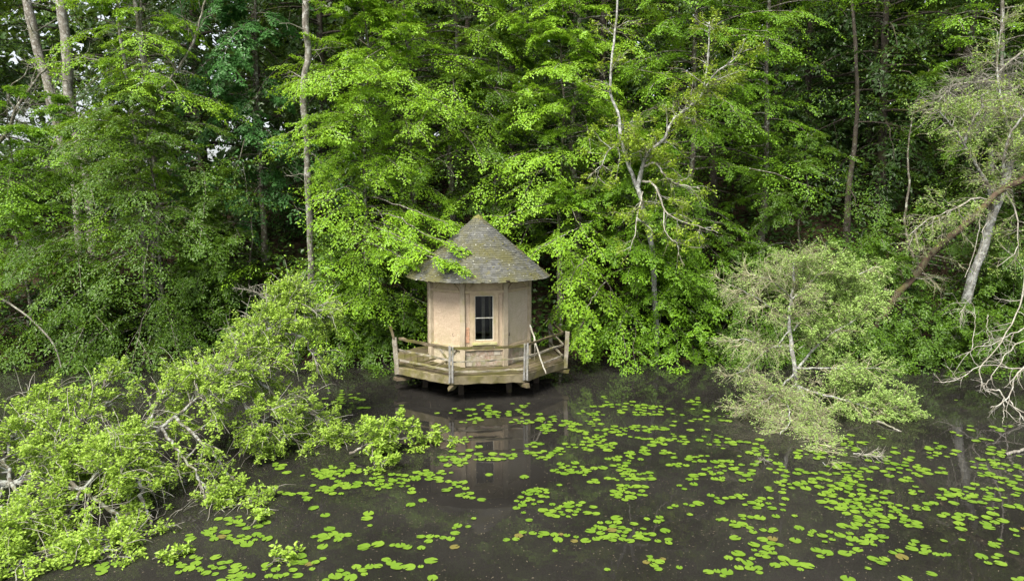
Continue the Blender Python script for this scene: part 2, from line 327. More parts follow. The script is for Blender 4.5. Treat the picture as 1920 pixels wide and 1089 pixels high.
HX, HY = at(897.5, 600, 20.2)[0], 20.2; DZ = 0.70; WR = 1.52; WALL_TOP = 3.10; TH0 = R(8.8)
SIDE = 2 * WR * math.sin(R(22.5)); APO = WR * math.cos(R(22.5))
hut = thing('garden_pavilion', 'small octagonal plastered pavilion with conical mossy slate roof over the pond', 'pavilion', loc=(HX, HY, DZ))
H0 = np.array((HX, HY, DZ))
def ax_of(th): return np.array(((math.cos(th), math.sin(th), 0), (math.sin(th), -math.cos(th), 0), (0, 0, 1)))
def face_pt(th, a, out, z): A = ax_of(th); return A[0] * a + A[1] * (APO + out) + np.array((0, 0, z))
def hpart(name, parts, mat, parent=None, bevel=0):
    o = mesh_obj(name, *join(parts), mat, parent or hut); return o
HW = WALL_TOP - DZ
for k in range(8):
    th = TH0 + R(45) * k; A = ax_of(th); w = SIDE - .10
    B = lambda a, out, z, sx, sy, sz: box(face_pt(th, a, out, z), sx, sy, sz, A)
    front = k == 0
    mat = M['render_grey'] if k in (1, 2) else M['render_warm']
    if front:
        wl_, wr_, wb, wt = -.285, .285, .66, 2.00
        hpart('wall_panel', [B((-w / 2 + wl_) / 2, -.06, 1.28, w / 2 + wl_, .06, 1.46), B((w / 2 + wr_) / 2, -.06, 1.28, w / 2 - wr_, .06, 1.46),
                             B(0, -.06, (.55 + wb) / 2, wr_ - wl_, .06, wb - .55), B(0, -.06, (wt + 2.01) / 2, wr_ - wl_, .06, 2.01 - wt)], mat)
    else:
        nx, nz = 9, 13; V = []; Q = []
        for j in range(nz):
            for i in range(nx):
                a = -w / 2 + w * i / (nx - 1); z = .55 + 1.47 * j / (nz - 1); V.append(face_pt(th, a, -.03 + .004 * rng.normal(), z))
        for j in range(nz - 1):
            for i in range(nx - 1): q = j * nx + i; Q.append((q, q + 1, q + 1 + nx, q + nx))
        v2, q2 = box(face_pt(th, 0, -.065, 1.285), w, .05, 1.46, A)
        hpart('wall_panel', [(np.array(V), np.array(Q)), (v2, q2)], mat)
    hpart('header_board', [B(0, -.045, 2.23, w, .05, .34)], M['trim'])
    hpart('header_rail', [rough_bar(face_pt(th, -w / 2, -.002, 2.045), face_pt(th, w / 2, -.002, 2.045), .06, .07, 6, .003)], M['trim'])
    for sg in (-1, 1):
        hpart('header_brace', [rough_bar(face_pt(th, sg * .44, -.006, 2.09), face_pt(th, sg * .10, -.006, 2.37), .04, .05, 4, .003)], M['trim'])
    hpart('sill_beam', [rough_bar(face_pt(th, -w / 2, -.004, .50), face_pt(th, w / 2, -.004, .50), .07, .10, 8, .004)], M['trim'])
    hpart('plinth', [B(0, -.06, .22, w, .06, .46)], M['render_grey'])
    if front or k == 1:
        for rw in range(3):
            a = -w / 2 + .02
            while a < w / 2 - .06:
                sw = min(rng.uniform(.10, .24), w / 2 - a); v, f = B(a + sw / 2, -.028 + rng.uniform(-.006, .008), .075 + rw * .145, sw - .014, .03, .128)
                hpart('stone', [(v + rng.normal(0, .004, v.shape), f)], M['stone']); a += sw
    if k == 7:
        for s0, s1 in ((-.30, .10), (.34, -.06)):
            hpart('plinth_brace', [rough_bar(face_pt(th, s0, -.005, .45), face_pt(th, s1, -.005, .05), .04, .05, 4, .003)], M['rail'])
    # corner post
    tv = th + R(22.5); d = np.array((math.sin(tv), -math.cos(tv), 0)) * (WR - .035)
    pw = .135
    v, f = rough_bar(d + (0, 0, 0), d + (0, 0, HW + .02), pw, pw, 12, .005, up=(math.sin(tv), -math.cos(tv), 0))
    hpart('corner_post', [(v, f)], M['post'])
    if k in (7, 1):
        c0 = face_pt(th, .22 if k == 7 else -.38, -.024, .84); n = 12; t = np.arange(n) * 2 * math.pi / n
        rim = np.array([c0 + A[0] * .036 * math.cos(x) + np.array((0, 0, .043 * math.sin(x))) for x in t])
        inn = rim * .25 + c0 * .75 - A[1] * .03
        hpart('vent_hole', [(np.vstack((rim, inn)), np.array([(i, (i + 1) % n, n + (i + 1) % n, n + i) for i in range(n)]))], M['room'])
# front window
th = TH0; A = ax_of(th); B = lambda a, out, z, sx, sy, sz: box(face_pt(th, a, out, z), sx, sy, sz, A)
for sg in (-1, 1):
    hpart('window_stud', [rough_bar(face_pt(th, sg * .345, -.012, .56), face_pt(th, sg * .345, -.012, 2.0), .085, .055, 10, .004, up=A[1])], M['trim'])
hpart('window_lintel', [rough_bar(face_pt(th, -.39, -.006, 1.995), face_pt(th, .39, -.006, 1.995), .06, .06, 5, .003)], M['trim'])
for i in range(5):
    v, f = B(-.455, -.028, .70 + i * .085, .10, .02, .072); hpart('brick', [(v + rng.normal(0, .003, v.shape), f)], M['brick'])
win = hpart('window', [B(-.275, -.02, 1.33, .05, .07, 1.32), B(.275, -.02, 1.33, .05, .07, 1.32), B(0, -.021, 1.965, .50, .066, .05), B(0, -.021, .695, .50, .066, .05)], M['trim'])
for z0, z1 in ((.725, 1.318), (1.342, 1.935)):
    hpart('pane', [B(0, -.032, (z0 + z1) / 2, .50, .006, z1 - z0)], M['glass'], win)
hpart('glazing_bar', [B(0, -.030, 1.33, .50, .03, .018)], M['white'], win)
hpart('sash', [B(-.243, -.028, 1.33, .014, .03, 1.21), B(.243, -.028, 1.33, .014, .03, 1.21), B(0, -.027, 1.93, .472, .03, .012), B(0, -.027, .73, .472, .03, .012)], M['white'], win)
hpart('window_sill', [rough_bar(face_pt(th, -.34, .012, .635), face_pt(th, .34, .012, .635), .10, .07, 6, .004)], M['sill'], win)
cv = []; n = 26
for z in (.62, 2.0):
    for i in range(n): cv.append(face_pt(th, -.05 + .085 * i / (n - 1) + (.01 if z < 1 else 0), -.20 + .02 * math.sin(i * 1.3), z))
hpart('curtain', [(np.array(cv), np.array([(i, i + 1, n + i + 1, n + i) for i in range(n - 1)]))], M['curtain'])
cv = []; n = 20
for z in (.62, 2.0):
    for i in range(n): cv.append(face_pt(th, .19 + .06 * i / (n - 1) + (-.04 if z > 1 else 0), -.30 + .02 * math.sin(i * 1.3), z))
hpart('curtain', [(np.array(cv), np.array([(i, i + 1, n + i + 1, n + i) for i in range(n - 1)]))], M['render_grey'])
def prism(r, z0, z1, off=R(22.5)):
    t = TH0 + off + np.arange(8) * R(45); lo = np.stack((r * np.sin(t), -r * np.cos(t), 0 * t + z0), -1); hi = lo + (0, 0, z1 - z0); return np.vstack((lo, hi))
lin = prism(WR - .16, .02, HW)
lf = [(i, (i + 1) % 8, 8 + (i + 1) % 8, 8 + i) for i in range(8) if i != 7]
hpart('room_lining', [(lin, np.array(lf + [(0, 1, 2, 3), (0, 3, 4, 7), (4, 5, 6, 7), (8, 9, 10, 11), (8, 11, 12, 15), (12, 13, 14, 15)]))], M['room'])
# roof
ER, EZ, RISE = 2.03, 3.04 - DZ, 1.74; SL = math.hypot(ER, RISE)
def cone(r_of_s, s): pass
def rp(a, s, lift):                      # a point of the roof: angle, slant distance from the apex, height off the boards
    t = s / SL; r = ER * (t + .018 * math.sin(math.pi * t)); z = EZ + RISE * (1 - t) - .05 * math.sin(math.pi * min(t * 1.0, 1)) * .4 + .03 * max(0, t - .85) / .15 * .6
    nx = RISE / SL; nz = ER / SL
    return np.array((math.sin(a) * (r + nx * lift), -math.cos(a) * (r + nx * lift), z + nz * lift))
n = 48; V = [rp(0, .0, 0)]; Q = []
for s_ in (.06, .6, 1.2, 1.8, 2.3, SL - .02):
    V += [rp(i * 2 * math.pi / n, s_, 0) for i in range(n)]
for rg in range(5):
    for i in range(n): a = 1 + rg * n; Q.append((a + i, a + n + i, a + n + (i + 1) % n, a + (i + 1) % n))
lo = len(V); V += [np.array((math.sin(i * 2 * math.pi / n) * (WR - .12), -math.cos(i * 2 * math.pi / n) * (WR - .12), HW + .03)) for i in range(n)]
for i in range(n): Q.append((1 + 5 * n + i, lo + i, lo + (i + 1) % n, 1 + 5 * n + (i + 1) % n))
roof = mesh_obj('roof', np.array(V), np.array(Q), M['dark_wood'], hut, smooth=False)
VV, FF, vr, nv = [], [], [], 0; ncourse = 30
for cidx in range(ncourse):
    s1 = SL + .03 - cidx * (SL - .05) / ncourse; s0 = max(s1 - .17, .03); cnt = max(8, int(2 * math.pi * ER * s1 / SL / .115)); ph = rng.uniform(0, 1)
    for i in range(cnt):
        if rng.random() < .012: continue
        a0 = (i + ph) / cnt * 2 * math.pi; da = 2 * math.pi / cnt * .97; b1 = s1 + rng.normal(0, .007); lf_ = .016 + abs(rng.normal(0, .004)); tw = rng.normal(0, .004)
        q = [rp(a0, s0, .004), rp(a0 + da, s0, .004), rp(a0 + da, b1 + tw, lf_), rp(a0, b1 - tw, lf_)]
        q += [rp(a0, b1 - tw, lf_ - .012), rp(a0 + da, b1 + tw, lf_ - .012)]
        VV += q; FF += [(nv, nv + 1, nv + 2, nv + 3), (nv + 3, nv + 2, nv + 5, nv + 4), (nv, nv + 3, nv + 4, nv), ][:2]; vr += [rng.random()] * 2; nv += 6
sl = mesh_obj('slates', np.array(VV), np.array(FF), M['slate'], roof, vr); sl['kind'] = 'stuff'
n = 14; V = []; Q = []
for j, (r_, z_) in enumerate(((.19, -.165), (.16, -.11), (.12, -.06), (.07, -.02), (.015, .0))):
    for i in range(n): a = i * 2 * math.pi / n; rr = r_ * (1 + .12 * rng.normal()); V.append((rr * math.sin(a), -rr * math.cos(a), EZ + RISE + z_ + .015 * rng.normal()))
for j in range(4):
    for i in range(n): Q.append((j * n + i, j * n + (i + 1) % n, (j + 1) * n + (i + 1) % n, (j + 1) * n + i))
mesh_obj('roof_cap', np.array(V), np.array(Q), M['moss'], roof, smooth=True)
# moss cushions on the slates
V, Q, nv = [], [], 0
for i in range(150):
    a = rng.uniform(0, 2 * math.pi); s_ = SL * math.sqrt(rng.uniform(.15, 1)); c0 = rp(a, s_, .016); rr = rng.uniform(.012, .04)
    for lat, rad in ((0, 1), (.6, .8), (1, .25)):
        for j in range(6):
            t = j * math.pi / 3; V.append(c0 + np.array((rr * rad * math.cos(t), rr * rad * math.sin(t), rr * .6 * lat)) * rng.uniform(.8, 1.2))
    for L_ in range(2):
        for j in range(6): Q.append((nv + L_ * 6 + j, nv + L_ * 6 + (j + 1) % 6, nv + L_ * 6 + 6 + (j + 1) % 6, nv + L_ * 6 + 6 + j))
    nv += 18
mo = mesh_obj('moss_tufts', np.array(V), np.array(Q), M['moss'], roof, smooth=True); mo['kind'] = 'stuff'

# ------------------------------------------------------------------ deck round the pavilion
deck = thing('timber_deck', 'octagonal mossy timber deck with broken railing round the pavilion', 'deck', loc=(HX, HY, 0))
DR, DT = 2.50, .69
def vd(th, r, z): return np.array((r * math.sin(th), -r * math.cos(th), z))
def dpart(name, vf, mat, par=None): return mesh_obj(name, vf[0], vf[1], mat, par or deck)
VT = [TH0 + R(22.5) + R(45) * k for k in range(8)]
nb = 6; inr = 1.36
for k in range(8):
    t0, t1 = VT[k] - R(45), VT[k]
    for j in range(nb):
        ra = inr + (DR - inr) * j / nb + .006; rb = inr + (DR - inr) * (j + 1) / nb - .006
        dz = rng.normal(0, .006); g = .004
        V = []
        for z in (DT - .035 + dz, DT + dz - .02 * (j / nb)):
            for t, r_ in ((t0, ra), (t0, rb), (t1, rb), (t1, ra)):
                V.append(vd(t + (g if t == t0 else -g), r_, z + rng.normal(0, .003)))
        dpart('plank', (np.array(V), np.array(((0, 1, 2, 3), (4, 7, 6, 5), (0, 4, 5, 1), (1, 5, 6, 2), (2, 6, 7, 3), (3, 7, 4, 0)))), M['plank'])
    dpart('edge_board', rough_bar(vd(t0 + .004, DR + .02, DT - .125), vd(t1 - .004, DR + .02, DT - .125), .045, .20, 12, .009), M['fascia'])
    e = .17 if k in (7, 0, 1) else .12
    dpart('beam', rough_bar(vd(VT[k], .6, DT - .28), vd(VT[k], DR + e, DT - .31 - (.05 if k == 6 else 0)), .11 if k != 6 else .22, .09, 9, .014), M['plank'] if k in (6, 7, 0, 1) else M['dark_wood'])
    dpart('joist', rough_bar(vd(t0, DR - .35, DT - .20), vd(t1, DR - .35, DT - .20), .07, .12, 5, .004), M['dark_wood'])
    dpart('pile', rough_bar(vd(VT[k], 1.75, -1.2), vd(VT[k], 1.7, DT - .34), .14, .14, 6, .012, up=(1, 0, 0)), M['dark_wood'])
left, fl, frr, rt, rb_ = VT[6], VT[7], VT[0], VT[1], VT[2]
PR = DR - .02
def post(th, top, w, mat, lean=(0, 0), z0=DT - .22): return dpart('railing_post', rough_bar(vd(th, PR + .07, z0), vd(th, PR + .07, top) + np.array((*lean, 0)), w, w * .8, 8, .006, up=(0, 1, 0)), mat)
post(left, DT + .80, .12, M['rail'], (-.05, 0)); 
dpart('railing_stub', rough_bar(vd(left, PR + .07, DT + .76) + np.array((-.06, -.05, 0)), vd(left, PR + .07, DT + 1.10) + np.array((-.15, -.02, 0)), .06, .05, 5, .006, up=(0, 1, 0)), M['plank'])
for th_ in (fl, frr):
    for d in (-.038, .038):
        dpart('railing_post', rough_bar(vd(th_, PR + .07, DT - .17) + np.array((d, 0, 0)), vd(th_, PR + .07, DT + .80 + rng.normal(0, .02)) + np.array((d + .015, 0, 0)), .05, .045, 7, .006, up=(0, 1, 0)), M['rail_grey'])
post(rt, DT + .82, .11, M['rail'], (.06, 0)); post(rb_, DT + .86, .12, M['rail'], (-.03, 0))
def rail(ta, tb, za, zb, h, mat, sag=0.0, f0=0.0, f1=1.0, w=.04):
    h *= .82
    a = vd(ta, PR, za + DT); b = vd(tb, PR, zb + DT); dpart('rail', rough_bar(a + (b - a) * f0, a + (b - a) * f1, w, h, 12, .007, sag=sag), mat)
rail(left, fl, .76, .70, .085, M['plank']); rail(left, fl, .44, .40, .06, M['rail']); rail(left, fl, .17, .13, .06, M['rail'])
rail(fl, frr, .71, .73, .095, M['plank'], .02); rail(fl, frr, .36, .40, .05, M['rail'], .015); rail(fl, frr, .10, .10, .05, M['rail'], .01)
rail(frr, rt, .73, .79, .075, M['plank']); rail(frr, rt, .40, .44, .065, M['rail']); rail(frr, rt, .06, .14, .05, M['rail'], 0, .45, 1)
rail(rt, rb_, .79, .83, .07, M['plank']); rail(rt, rb_, .46, .55, .055, M['rail']); rail(rt, rb_, .12, .16, .05, M['rail'])
# loose things on the deck
def single(name, label, cat, vf, mat): return tag(mesh_obj(name, vf[0], vf[1], mat), label, cat)
D0 = np.array((HX, HY, 0))
single('loose_board', 'short broken board lying on the deck behind the left corner railing', 'board', rough_bar(D0 + vd(R(-52), 2.2, DT + .05), D0 + vd(R(-44), 1.62, DT + .19), .11, .03, 5, .004), M['plank'])
single('loose_board', 'mossy board propped on the deck against the plinth under the plastered wall', 'board', rough_bar(D0 + vd(R(-34), 2.05, DT + .04), D0 + vd(R(-26), 1.6, DT + .24), .09, .03, 5, .004), M['fascia'])
bst = thing('broken_branch', 'pale bare broken branch leaning on the railing beside the pavilion wall', 'branch', loc=(0, 0, 0))
limb('stem', np.array((at(994, 610, 19.25), at(1001, 632, 18.9), at(1008, 655, 18.5), at(1016, 680, 18.35), at(1024, 700, 18.2))), .026, .018, M['twig_white'], bst, 14, 6, .008)
limb('side_twig', np.array((at(1001, 632, 18.9), at(1003, 655, 18.75), at(1002, 675, 18.7))), .010, .005, M['twig_white'], bst, 8, 5, .006)

# ------------------------------------------------------------------ trees
def clear_of_hut(P):
    x = P[:, 0] - HX; y = P[:, 1] - HY; z = P[:, 2]; r = np.hypot(x, y)
    t = np.clip((3.04 + RISE - z) / RISE, 0, 1.02)
    inroof = (z > 2.85) & (z < 4.95) & (r < ER * t + .12)
    inwall = (r < 2.0) & (z < 3.15); indeck = (r < 2.75) & (z < 1.75)
    front = (np.abs(x) < 2.15) & (y < .9) & (z < 3.02)
    roof_front = (x > -.15) & (x < 1.9) & (y < .6) & (z < 4.9)
    return ~(inroof | inwall | indeck | front | roof_front) & (z > .03)
GAPS = []                                # hollows in the foliage wall: centre, radii
def hollow(px, py, Y, rx, ry, rz): GAPS.append((at(px, py, Y), np.array((rx, ry, rz))))
hollow(525, 420, 23.2, 1.5, 3.6, 2.0); hollow(490, 330, 24, 1.0, 2.5, .8); hollow(500, 570, 22.5, 1.2, 2.0, .9)
hollow(1545, 110, 26.5, 2.0, 4.5, 1.9); hollow(1530, 390, 25.5, 1.7, 4, 2.0); hollow(1640, 250, 26, 2.2, 4.5, 1.8); hollow(1740, 330, 25, 1.6, 3.5, 1.4); hollow(1680, 60, 27, 1.6, 4, 1.4); hollow(400, 300, 25, .9, 2.5, .7); hollow(240, 520, 22.6, .9, 1.5, .5); hollow(60, 560, 22.6, .9, 1.5, .6); hollow(1600, 560, 24, 1.2, 2.5, 1.0)
hollow(1015, 560, 22.5, .9, 2.0, 1.3); hollow(860, 330, 24, 1.0, 2.0, .7); hollow(1020, 440, 23, .7, 1.6, .5)
hollow(1075, 640, 22.2, .7, 1.5, .8); hollow(1760, 520, 23, 1.2, 2, 1.2); hollow(80, 130, 26, 1.2, 5, 1.4); hollow(1320, 300, 22.5, .9, 1.6, .8)
def keep_all(P):
    k = clear_of_hut(P)
    for c, r in GAPS:
        d = (((P - c) / r) ** 2).sum(-1); k &= d > 1 + .35 * rng.normal(size=len(P))
    k &= P[:, 1] > 15.5
    return k

def sprays(B, D, L, n_side=5, n_leaf=5, droop=.24, wide=.5, lsize=.1, flat=.21):
    """feathered flat branch ends; returns leaf position, direction, normal and the curves of their twigs"""
    S = len(B); D = nrm(D); upv = np.array((0, 0, 1.0))
    side = nrm(np.cross(D, upv)); nrmv = nrm(np.cross(side, D) + rng.normal(0, .18, (S, 3)))
    side = nrm(np.cross(D, nrmv)); L_ = L[:, None]; dr = (droop * rng.uniform(.5, 1.5, S))[:, None]
    axis = lambda t: B + D * L_ * t - upv * dr * L_ * t ** 2
    tk = np.linspace(.12, .98, n_side); Ps, Ds, Ns = [], [], []
    for j, t in enumerate(tk):
        p0 = axis(t); tang = nrm(D - 2 * upv * dr * t)
        for sg in (-1, 1):
            tw = nrm(tang * rng.uniform(.55, 1.0, (S, 1)) + side * sg * rng.uniform(.6, 1.0, (S, 1)) + rng.normal(0, .12, (S, 3)))
            ln = L_ * wide * (1.05 - .75 * t) * rng.uniform(.6, 1.2, (S, 1))
            for m in range(n_leaf):
                u = (m + .6) / n_leaf; p = p0 + tw * ln * u - upv * .28 * ln * u * u
                lat = nrm(np.cross(nrmv, tw)) * (1 if m % 2 else -1)
                d = nrm(tw * .7 + lat * .75 - upv * .28 + rng.normal(0, .25, (S, 3)))
                Ps.append(p + rng.normal(0, .018, (S, 3))); Ds.append(d); Ns.append(nrm(nrmv + rng.normal(0, flat, (S, 3)) + d * .0))
    ax = np.stack([axis(t) for t in (0, .33, .66, 1)], 1)
    return np.vstack(Ps), np.vstack(Ds), np.vstack(Ns), ax

def hornbeam(label, px, Y, H, Rd, h0=.8, mat='hornbeam', bark='bark', nl=46, lsize=.093, top=.25, front=.8, name='hornbeam_tree', group='hornbeams along the far bank',
             lean=(0, 0), prof=None, tr=None, n_sp=7, n_side=6, n_leaf=6, sunk=.15, rise=(.02, .55), droop=.40, keep=keep_all, spread_bias=None, sl=(.75, 1.35), trunk_pts=None):
    x = at(px, 500, Y)[0]; z0 = float(ground_z(x, Y)) - sunk; base = np.array((x, Y, z0))
    t_ = thing(name, label, 'tree', group, loc=base)
    tr = tr or .0085 * H
    if trunk_pts is None:
        tp = np.array([base + (np.array((lean[0], lean[1], 0)) * u * u + np.array((rng.normal(0, .12), rng.normal(0, .12), 0)) * (u > 0) + np.array((0, 0, H * u))) for u in np.linspace(0, 1, 7)])
    else: tp = trunk_pts
    _, TP = limb('trunk', tp, tr, tr * .18, M[bark], t_, 26, 9, .01, flare=.5)
    u = np.sort((np.arange(nl) + rng.uniform(0, 1, nl)) / nl); hh = h0 + (H * .985 - h0) * u
    az = np.where(rng.random(nl) < front, R(-90) + rng.uniform(-1.75, 1.75, nl), rng.uniform(0, 6.28, nl))
    if prof is None: pr = np.interp(u, (0, .12, .35, .7, 1), (.8, 1.0, .95, .68, top))
    else: pr = np.interp(u, *prof)
    L = Rd * pr * rng.choice((.5, .7, .85, 1.0, 1.25), nl) * rng.uniform(.85, 1.1, nl)
    fr = np.interp(hh / H, np.linspace(0, 1, len(TP)), np.arange(len(TP))); j = np.minimum(fr.astype(int), len(TP) - 2); w = (fr - j)[:, None]
    B = TP[j] * (1 - w) + TP[j + 1] * w
    Dh = np.stack((np.cos(az), np.sin(az), 0 * az), -1); rs = np.interp(u, (0, 1), rise) * rng.uniform(.6, 1.4, nl); dr = droop * rng.uniform(.6, 1.4, nl)
    tt = np.linspace(0, 1, 8)[None, :, None]; Lr = L[:, None, None]
    C = B[:, None] + Dh[:, None] * Lr * tt + np.array((0, 0, 1.0)) * (rs[:, None, None] * Lr * tt - dr[:, None, None] * Lr * tt ** 2)
    C[:, 1:] += rng.normal(0, .035, (nl, 7, 3)) * np.linspace(.3, 1, 7)[None, :, None]
    C[:, :, 2] = np.maximum(C[:, :, 2], .12)
    kl = keep(C[:, 3]) & keep(C[:, 5])
    V, Q = tubes(C[kl], (tr * .30 * (1 - .5 * u))[kl, None] * np.linspace(1, .14, 8)[None], 5)
    o = mesh_obj('limbs', V - base, Q, M[bark], t_, smooth=True); o['kind'] = 'stuff'
    # sprays along every limb
    tS = np.linspace(.28, .97, n_sp); Bs, Ds, Ls = [], [], []
    for k, t in enumerate(tS):
        a = t * 7; j = int(min(a, 6)); p = C[:, j] + (C[:, j + 1] - C[:, j]) * (a - j); tg = nrm(C[:, j + 1] - C[:, j])
        sd_ = nrm(np.cross(tg, np.array((0, 0, 1.0)))) * (1 if k % 2 else -1)
        Bs.append(p); Ds.append(nrm(tg * rng.uniform(.5, 1.0, (nl, 1)) + sd_ * rng.uniform(.5, .9, (nl, 1)) + rng.normal(0, .15, (nl, 3)))); Ls.append(rng.uniform(*sl, nl) * np.clip(L / 2.6, .45, 1.25) * (1.1 - .35 * t))
    Bs.append(C[:, -2]); Ds.append(nrm(C[:, -1] - C[:, -2])); Ls.append(rng.uniform(.6, 1.0, nl) * np.clip(L / 2.6, .5, 1.2))
    Bs = np.vstack(Bs); Ds = np.vstack(Ds); Ls = np.concatenate(Ls)
    P, D, N, axs = sprays(Bs, Ds, Ls, n_side, n_leaf, lsize=lsize)
    n = len(P); leaves('crown', P, D, N, lsize * rng.uniform(.7, 1.25, n), lsize * .56 * rng.uniform(.8, 1.2, n), M[mat], t_, keep=keep)
    k = keep(axs[:, -1]) & keep(axs[:, 1]) & (rng.random(len(axs)) < .4); twig_part('twigs', axs[k], .011, .003, M[bark], t_)
    return t_, TP, C

def bough_over(tree, pts, r0, mat, n_sp=9, sl=(.5, .95), bark='bark', keep=None, lsize=.10):
    P = smooth_path(path(*pts), 16, .02); base = np.asarray(tree.location); V, Q = tubes(P[None], np.linspace(r0, r0 * .25, 16)[None], 6)
    mesh_obj('bough', V - base, Q, M[bark], tree, smooth=True)
    k = rng.uniform(.25, 1, n_sp) * 14; j = k.astype(int); B = P[j]; tg = nrm(P[j + 1] - P[j]); sd_ = nrm(np.cross(tg, np.array((0, 0, 1.0)))) * rng.choice((-1, 1), n_sp)[:, None]
    D = nrm(tg * rng.uniform(.6, 1.2, (n_sp, 1)) + sd_ * rng.uniform(.2, .8, (n_sp, 1))); B = np.vstack((B, P[-3:-2])); D = np.vstack((D, nrm(P[-1:] - P[-3:-2])))
    p, d, nn, ax = sprays(B, D, rng.uniform(*sl, len(B)), 6, 6); m = len(p)
    leaves('bough_leaves', p, d, nn, lsize * rng.uniform(.7, 1.25, m), lsize * .56 * rng.uniform(.8, 1.2, m), M[mat], tree, keep=keep); twig_part('twigs', ax, .008, .003, M[bark], tree)
def off_roof(P):
    x = P[:, 0] - HX; y = P[:, 1] - HY; z = P[:, 2]; r = np.hypot(x, y); return (z > 2.9) & ~((z < 4.95) & (r < ER * np.clip((3.04 + RISE - z) / RISE, 0, 1.05) + .05))
# front wall of foliage, from the west end to the east end of the bank
hornbeam('bushy hornbeam at the left edge of the bank with bright lower sprays', 40, 23.6, 8.2, 3.4, .5, nl=50, mat='hornbeam')
hornbeam('broad dark green hornbeam below the two tall pale trunks', 290, 23.9, 8.6, 4.0, .4, nl=90, mat='hornbeam_deep', top=.12)
hornbeam('low leafy hornbeam hanging over the water behind the fallen tree', 470, 24.6, 5.2, 2.7, .3, nl=40, mat='hornbeam_deep')
hornbeam('slender tall hornbeam with thin pale upright stems above the broad dark one', 300, 25.8, 15, 3.0, 4.6, nl=64, mat='hornbeam_yellow', bark='bark_pale', tr=.10)
hornbeam('cool green drooping broadleaf tree beside the tall thin bare trunk', 500, 27.4, 14.5, 2.9, 3.0, nl=48, mat='blue_green', lsize=.16, n_leaf=4, droop=.8, name='broadleaf_tree')
roof_tree, _, _ = hornbeam('bright hornbeam touching the pavilion roof, just right of the thin bare trunk', 690, 24.2, 11.2, 3.5, .5, nl=96, mat='hornbeam_yellow', top=.15)
hornbeam('tallest bright yellow green hornbeam rising behind the pavilion roof', 850, 27.0, 17.5, 4.2, 4.5, nl=92, mat='hornbeam_yellow')
hornbeam('bright hornbeam filling the gap between thin bare trunk and roof peak', 775, 25.6, 16.5, 3.2, 5.0, nl=52, mat='hornbeam_yellow')
hornbeam('bright hornbeam crown high between roof peak and lichened forked tree', 1080, 26.6, 17, 3.6, 6.0, nl=56, mat='hornbeam_yellow')
hornbeam('small hornbeam in front of the feet of the two thick pale trunks', 120, 25.2, 7.6, 2.6, 1.5, nl=34, mat='hornbeam')
hornbeam('hornbeam directly above the pavilion with a shaded hollow beneath it', 930, 25.6, 9.8, 3.2, 3.4, nl=44, mat='hornbeam_deep')
over_tree, _, _ = hornbeam('hornbeam overhanging the right of the pavilion roof', 1050, 24.4, 11.4, 3.1, 2.6, nl=58, mat='hornbeam_yellow')
hornbeam('low hornbeam dipping to the water just right of the deck', 1190, 23.6, 7.2, 2.8, .4, nl=58, mat='hornbeam')
hornbeam('tall hornbeam standing behind the lichened forked tree', 1290, 25.4, 16.8, 3.6, 2.2, nl=92, mat='hornbeam')
hornbeam('tall hornbeam between the lichened forked tree and the dark hollow', 1420, 26.6, 16.5, 2.7, 3.0, nl=60, mat='hornbeam')
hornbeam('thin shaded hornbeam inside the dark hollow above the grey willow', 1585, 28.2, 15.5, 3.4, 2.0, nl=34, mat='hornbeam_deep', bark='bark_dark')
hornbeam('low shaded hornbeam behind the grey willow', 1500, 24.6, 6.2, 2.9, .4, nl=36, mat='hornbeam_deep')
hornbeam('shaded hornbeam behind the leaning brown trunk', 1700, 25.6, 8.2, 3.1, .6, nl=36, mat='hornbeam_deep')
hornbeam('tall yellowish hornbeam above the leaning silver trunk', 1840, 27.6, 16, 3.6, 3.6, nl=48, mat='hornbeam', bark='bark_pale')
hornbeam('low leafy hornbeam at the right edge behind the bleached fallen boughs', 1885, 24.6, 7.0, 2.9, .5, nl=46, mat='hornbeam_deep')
for q in (((690, 400, 23.4), (740, 405, 21.5), (800, 440, 19.8), (860, 468, 18.9)), ((690, 420, 23), (740, 440, 21), (790, 465, 19.4), (835, 488, 18.5)), ((700, 370, 23), (760, 390, 21.5), (820, 410, 20.6), (868, 425, 20.2)), ((680, 450, 22.8), (730, 470, 20.8), (775, 490, 19.4)), ((690, 440, 23), (750, 450, 20.8), (800, 480, 19.0), (850, 492, 18.4))):
    bough_over(roof_tree, q, .025, 'hornbeam_yellow', 10, keep=off_roof)
for q in (((1060, 380, 24), (1010, 385, 22.2), (960, 400, 21.0), (925, 412, 20.8)), ((1100, 420, 23.5), (1060, 440, 21.8), (1020, 460, 20.8), (1000, 475, 20.6)), ((1120, 470, 23), (1085, 500, 21.6), (1060, 540, 21), (1050, 580, 20.9)), ((1140, 520, 22.8), (1110, 560, 21.4), (1095, 600, 21), (1100, 630, 20.9))):
    bough_over(over_tree, q, .022, 'hornbeam_yellow', 10, keep=off_roof if q[0][1] < 460 else None)
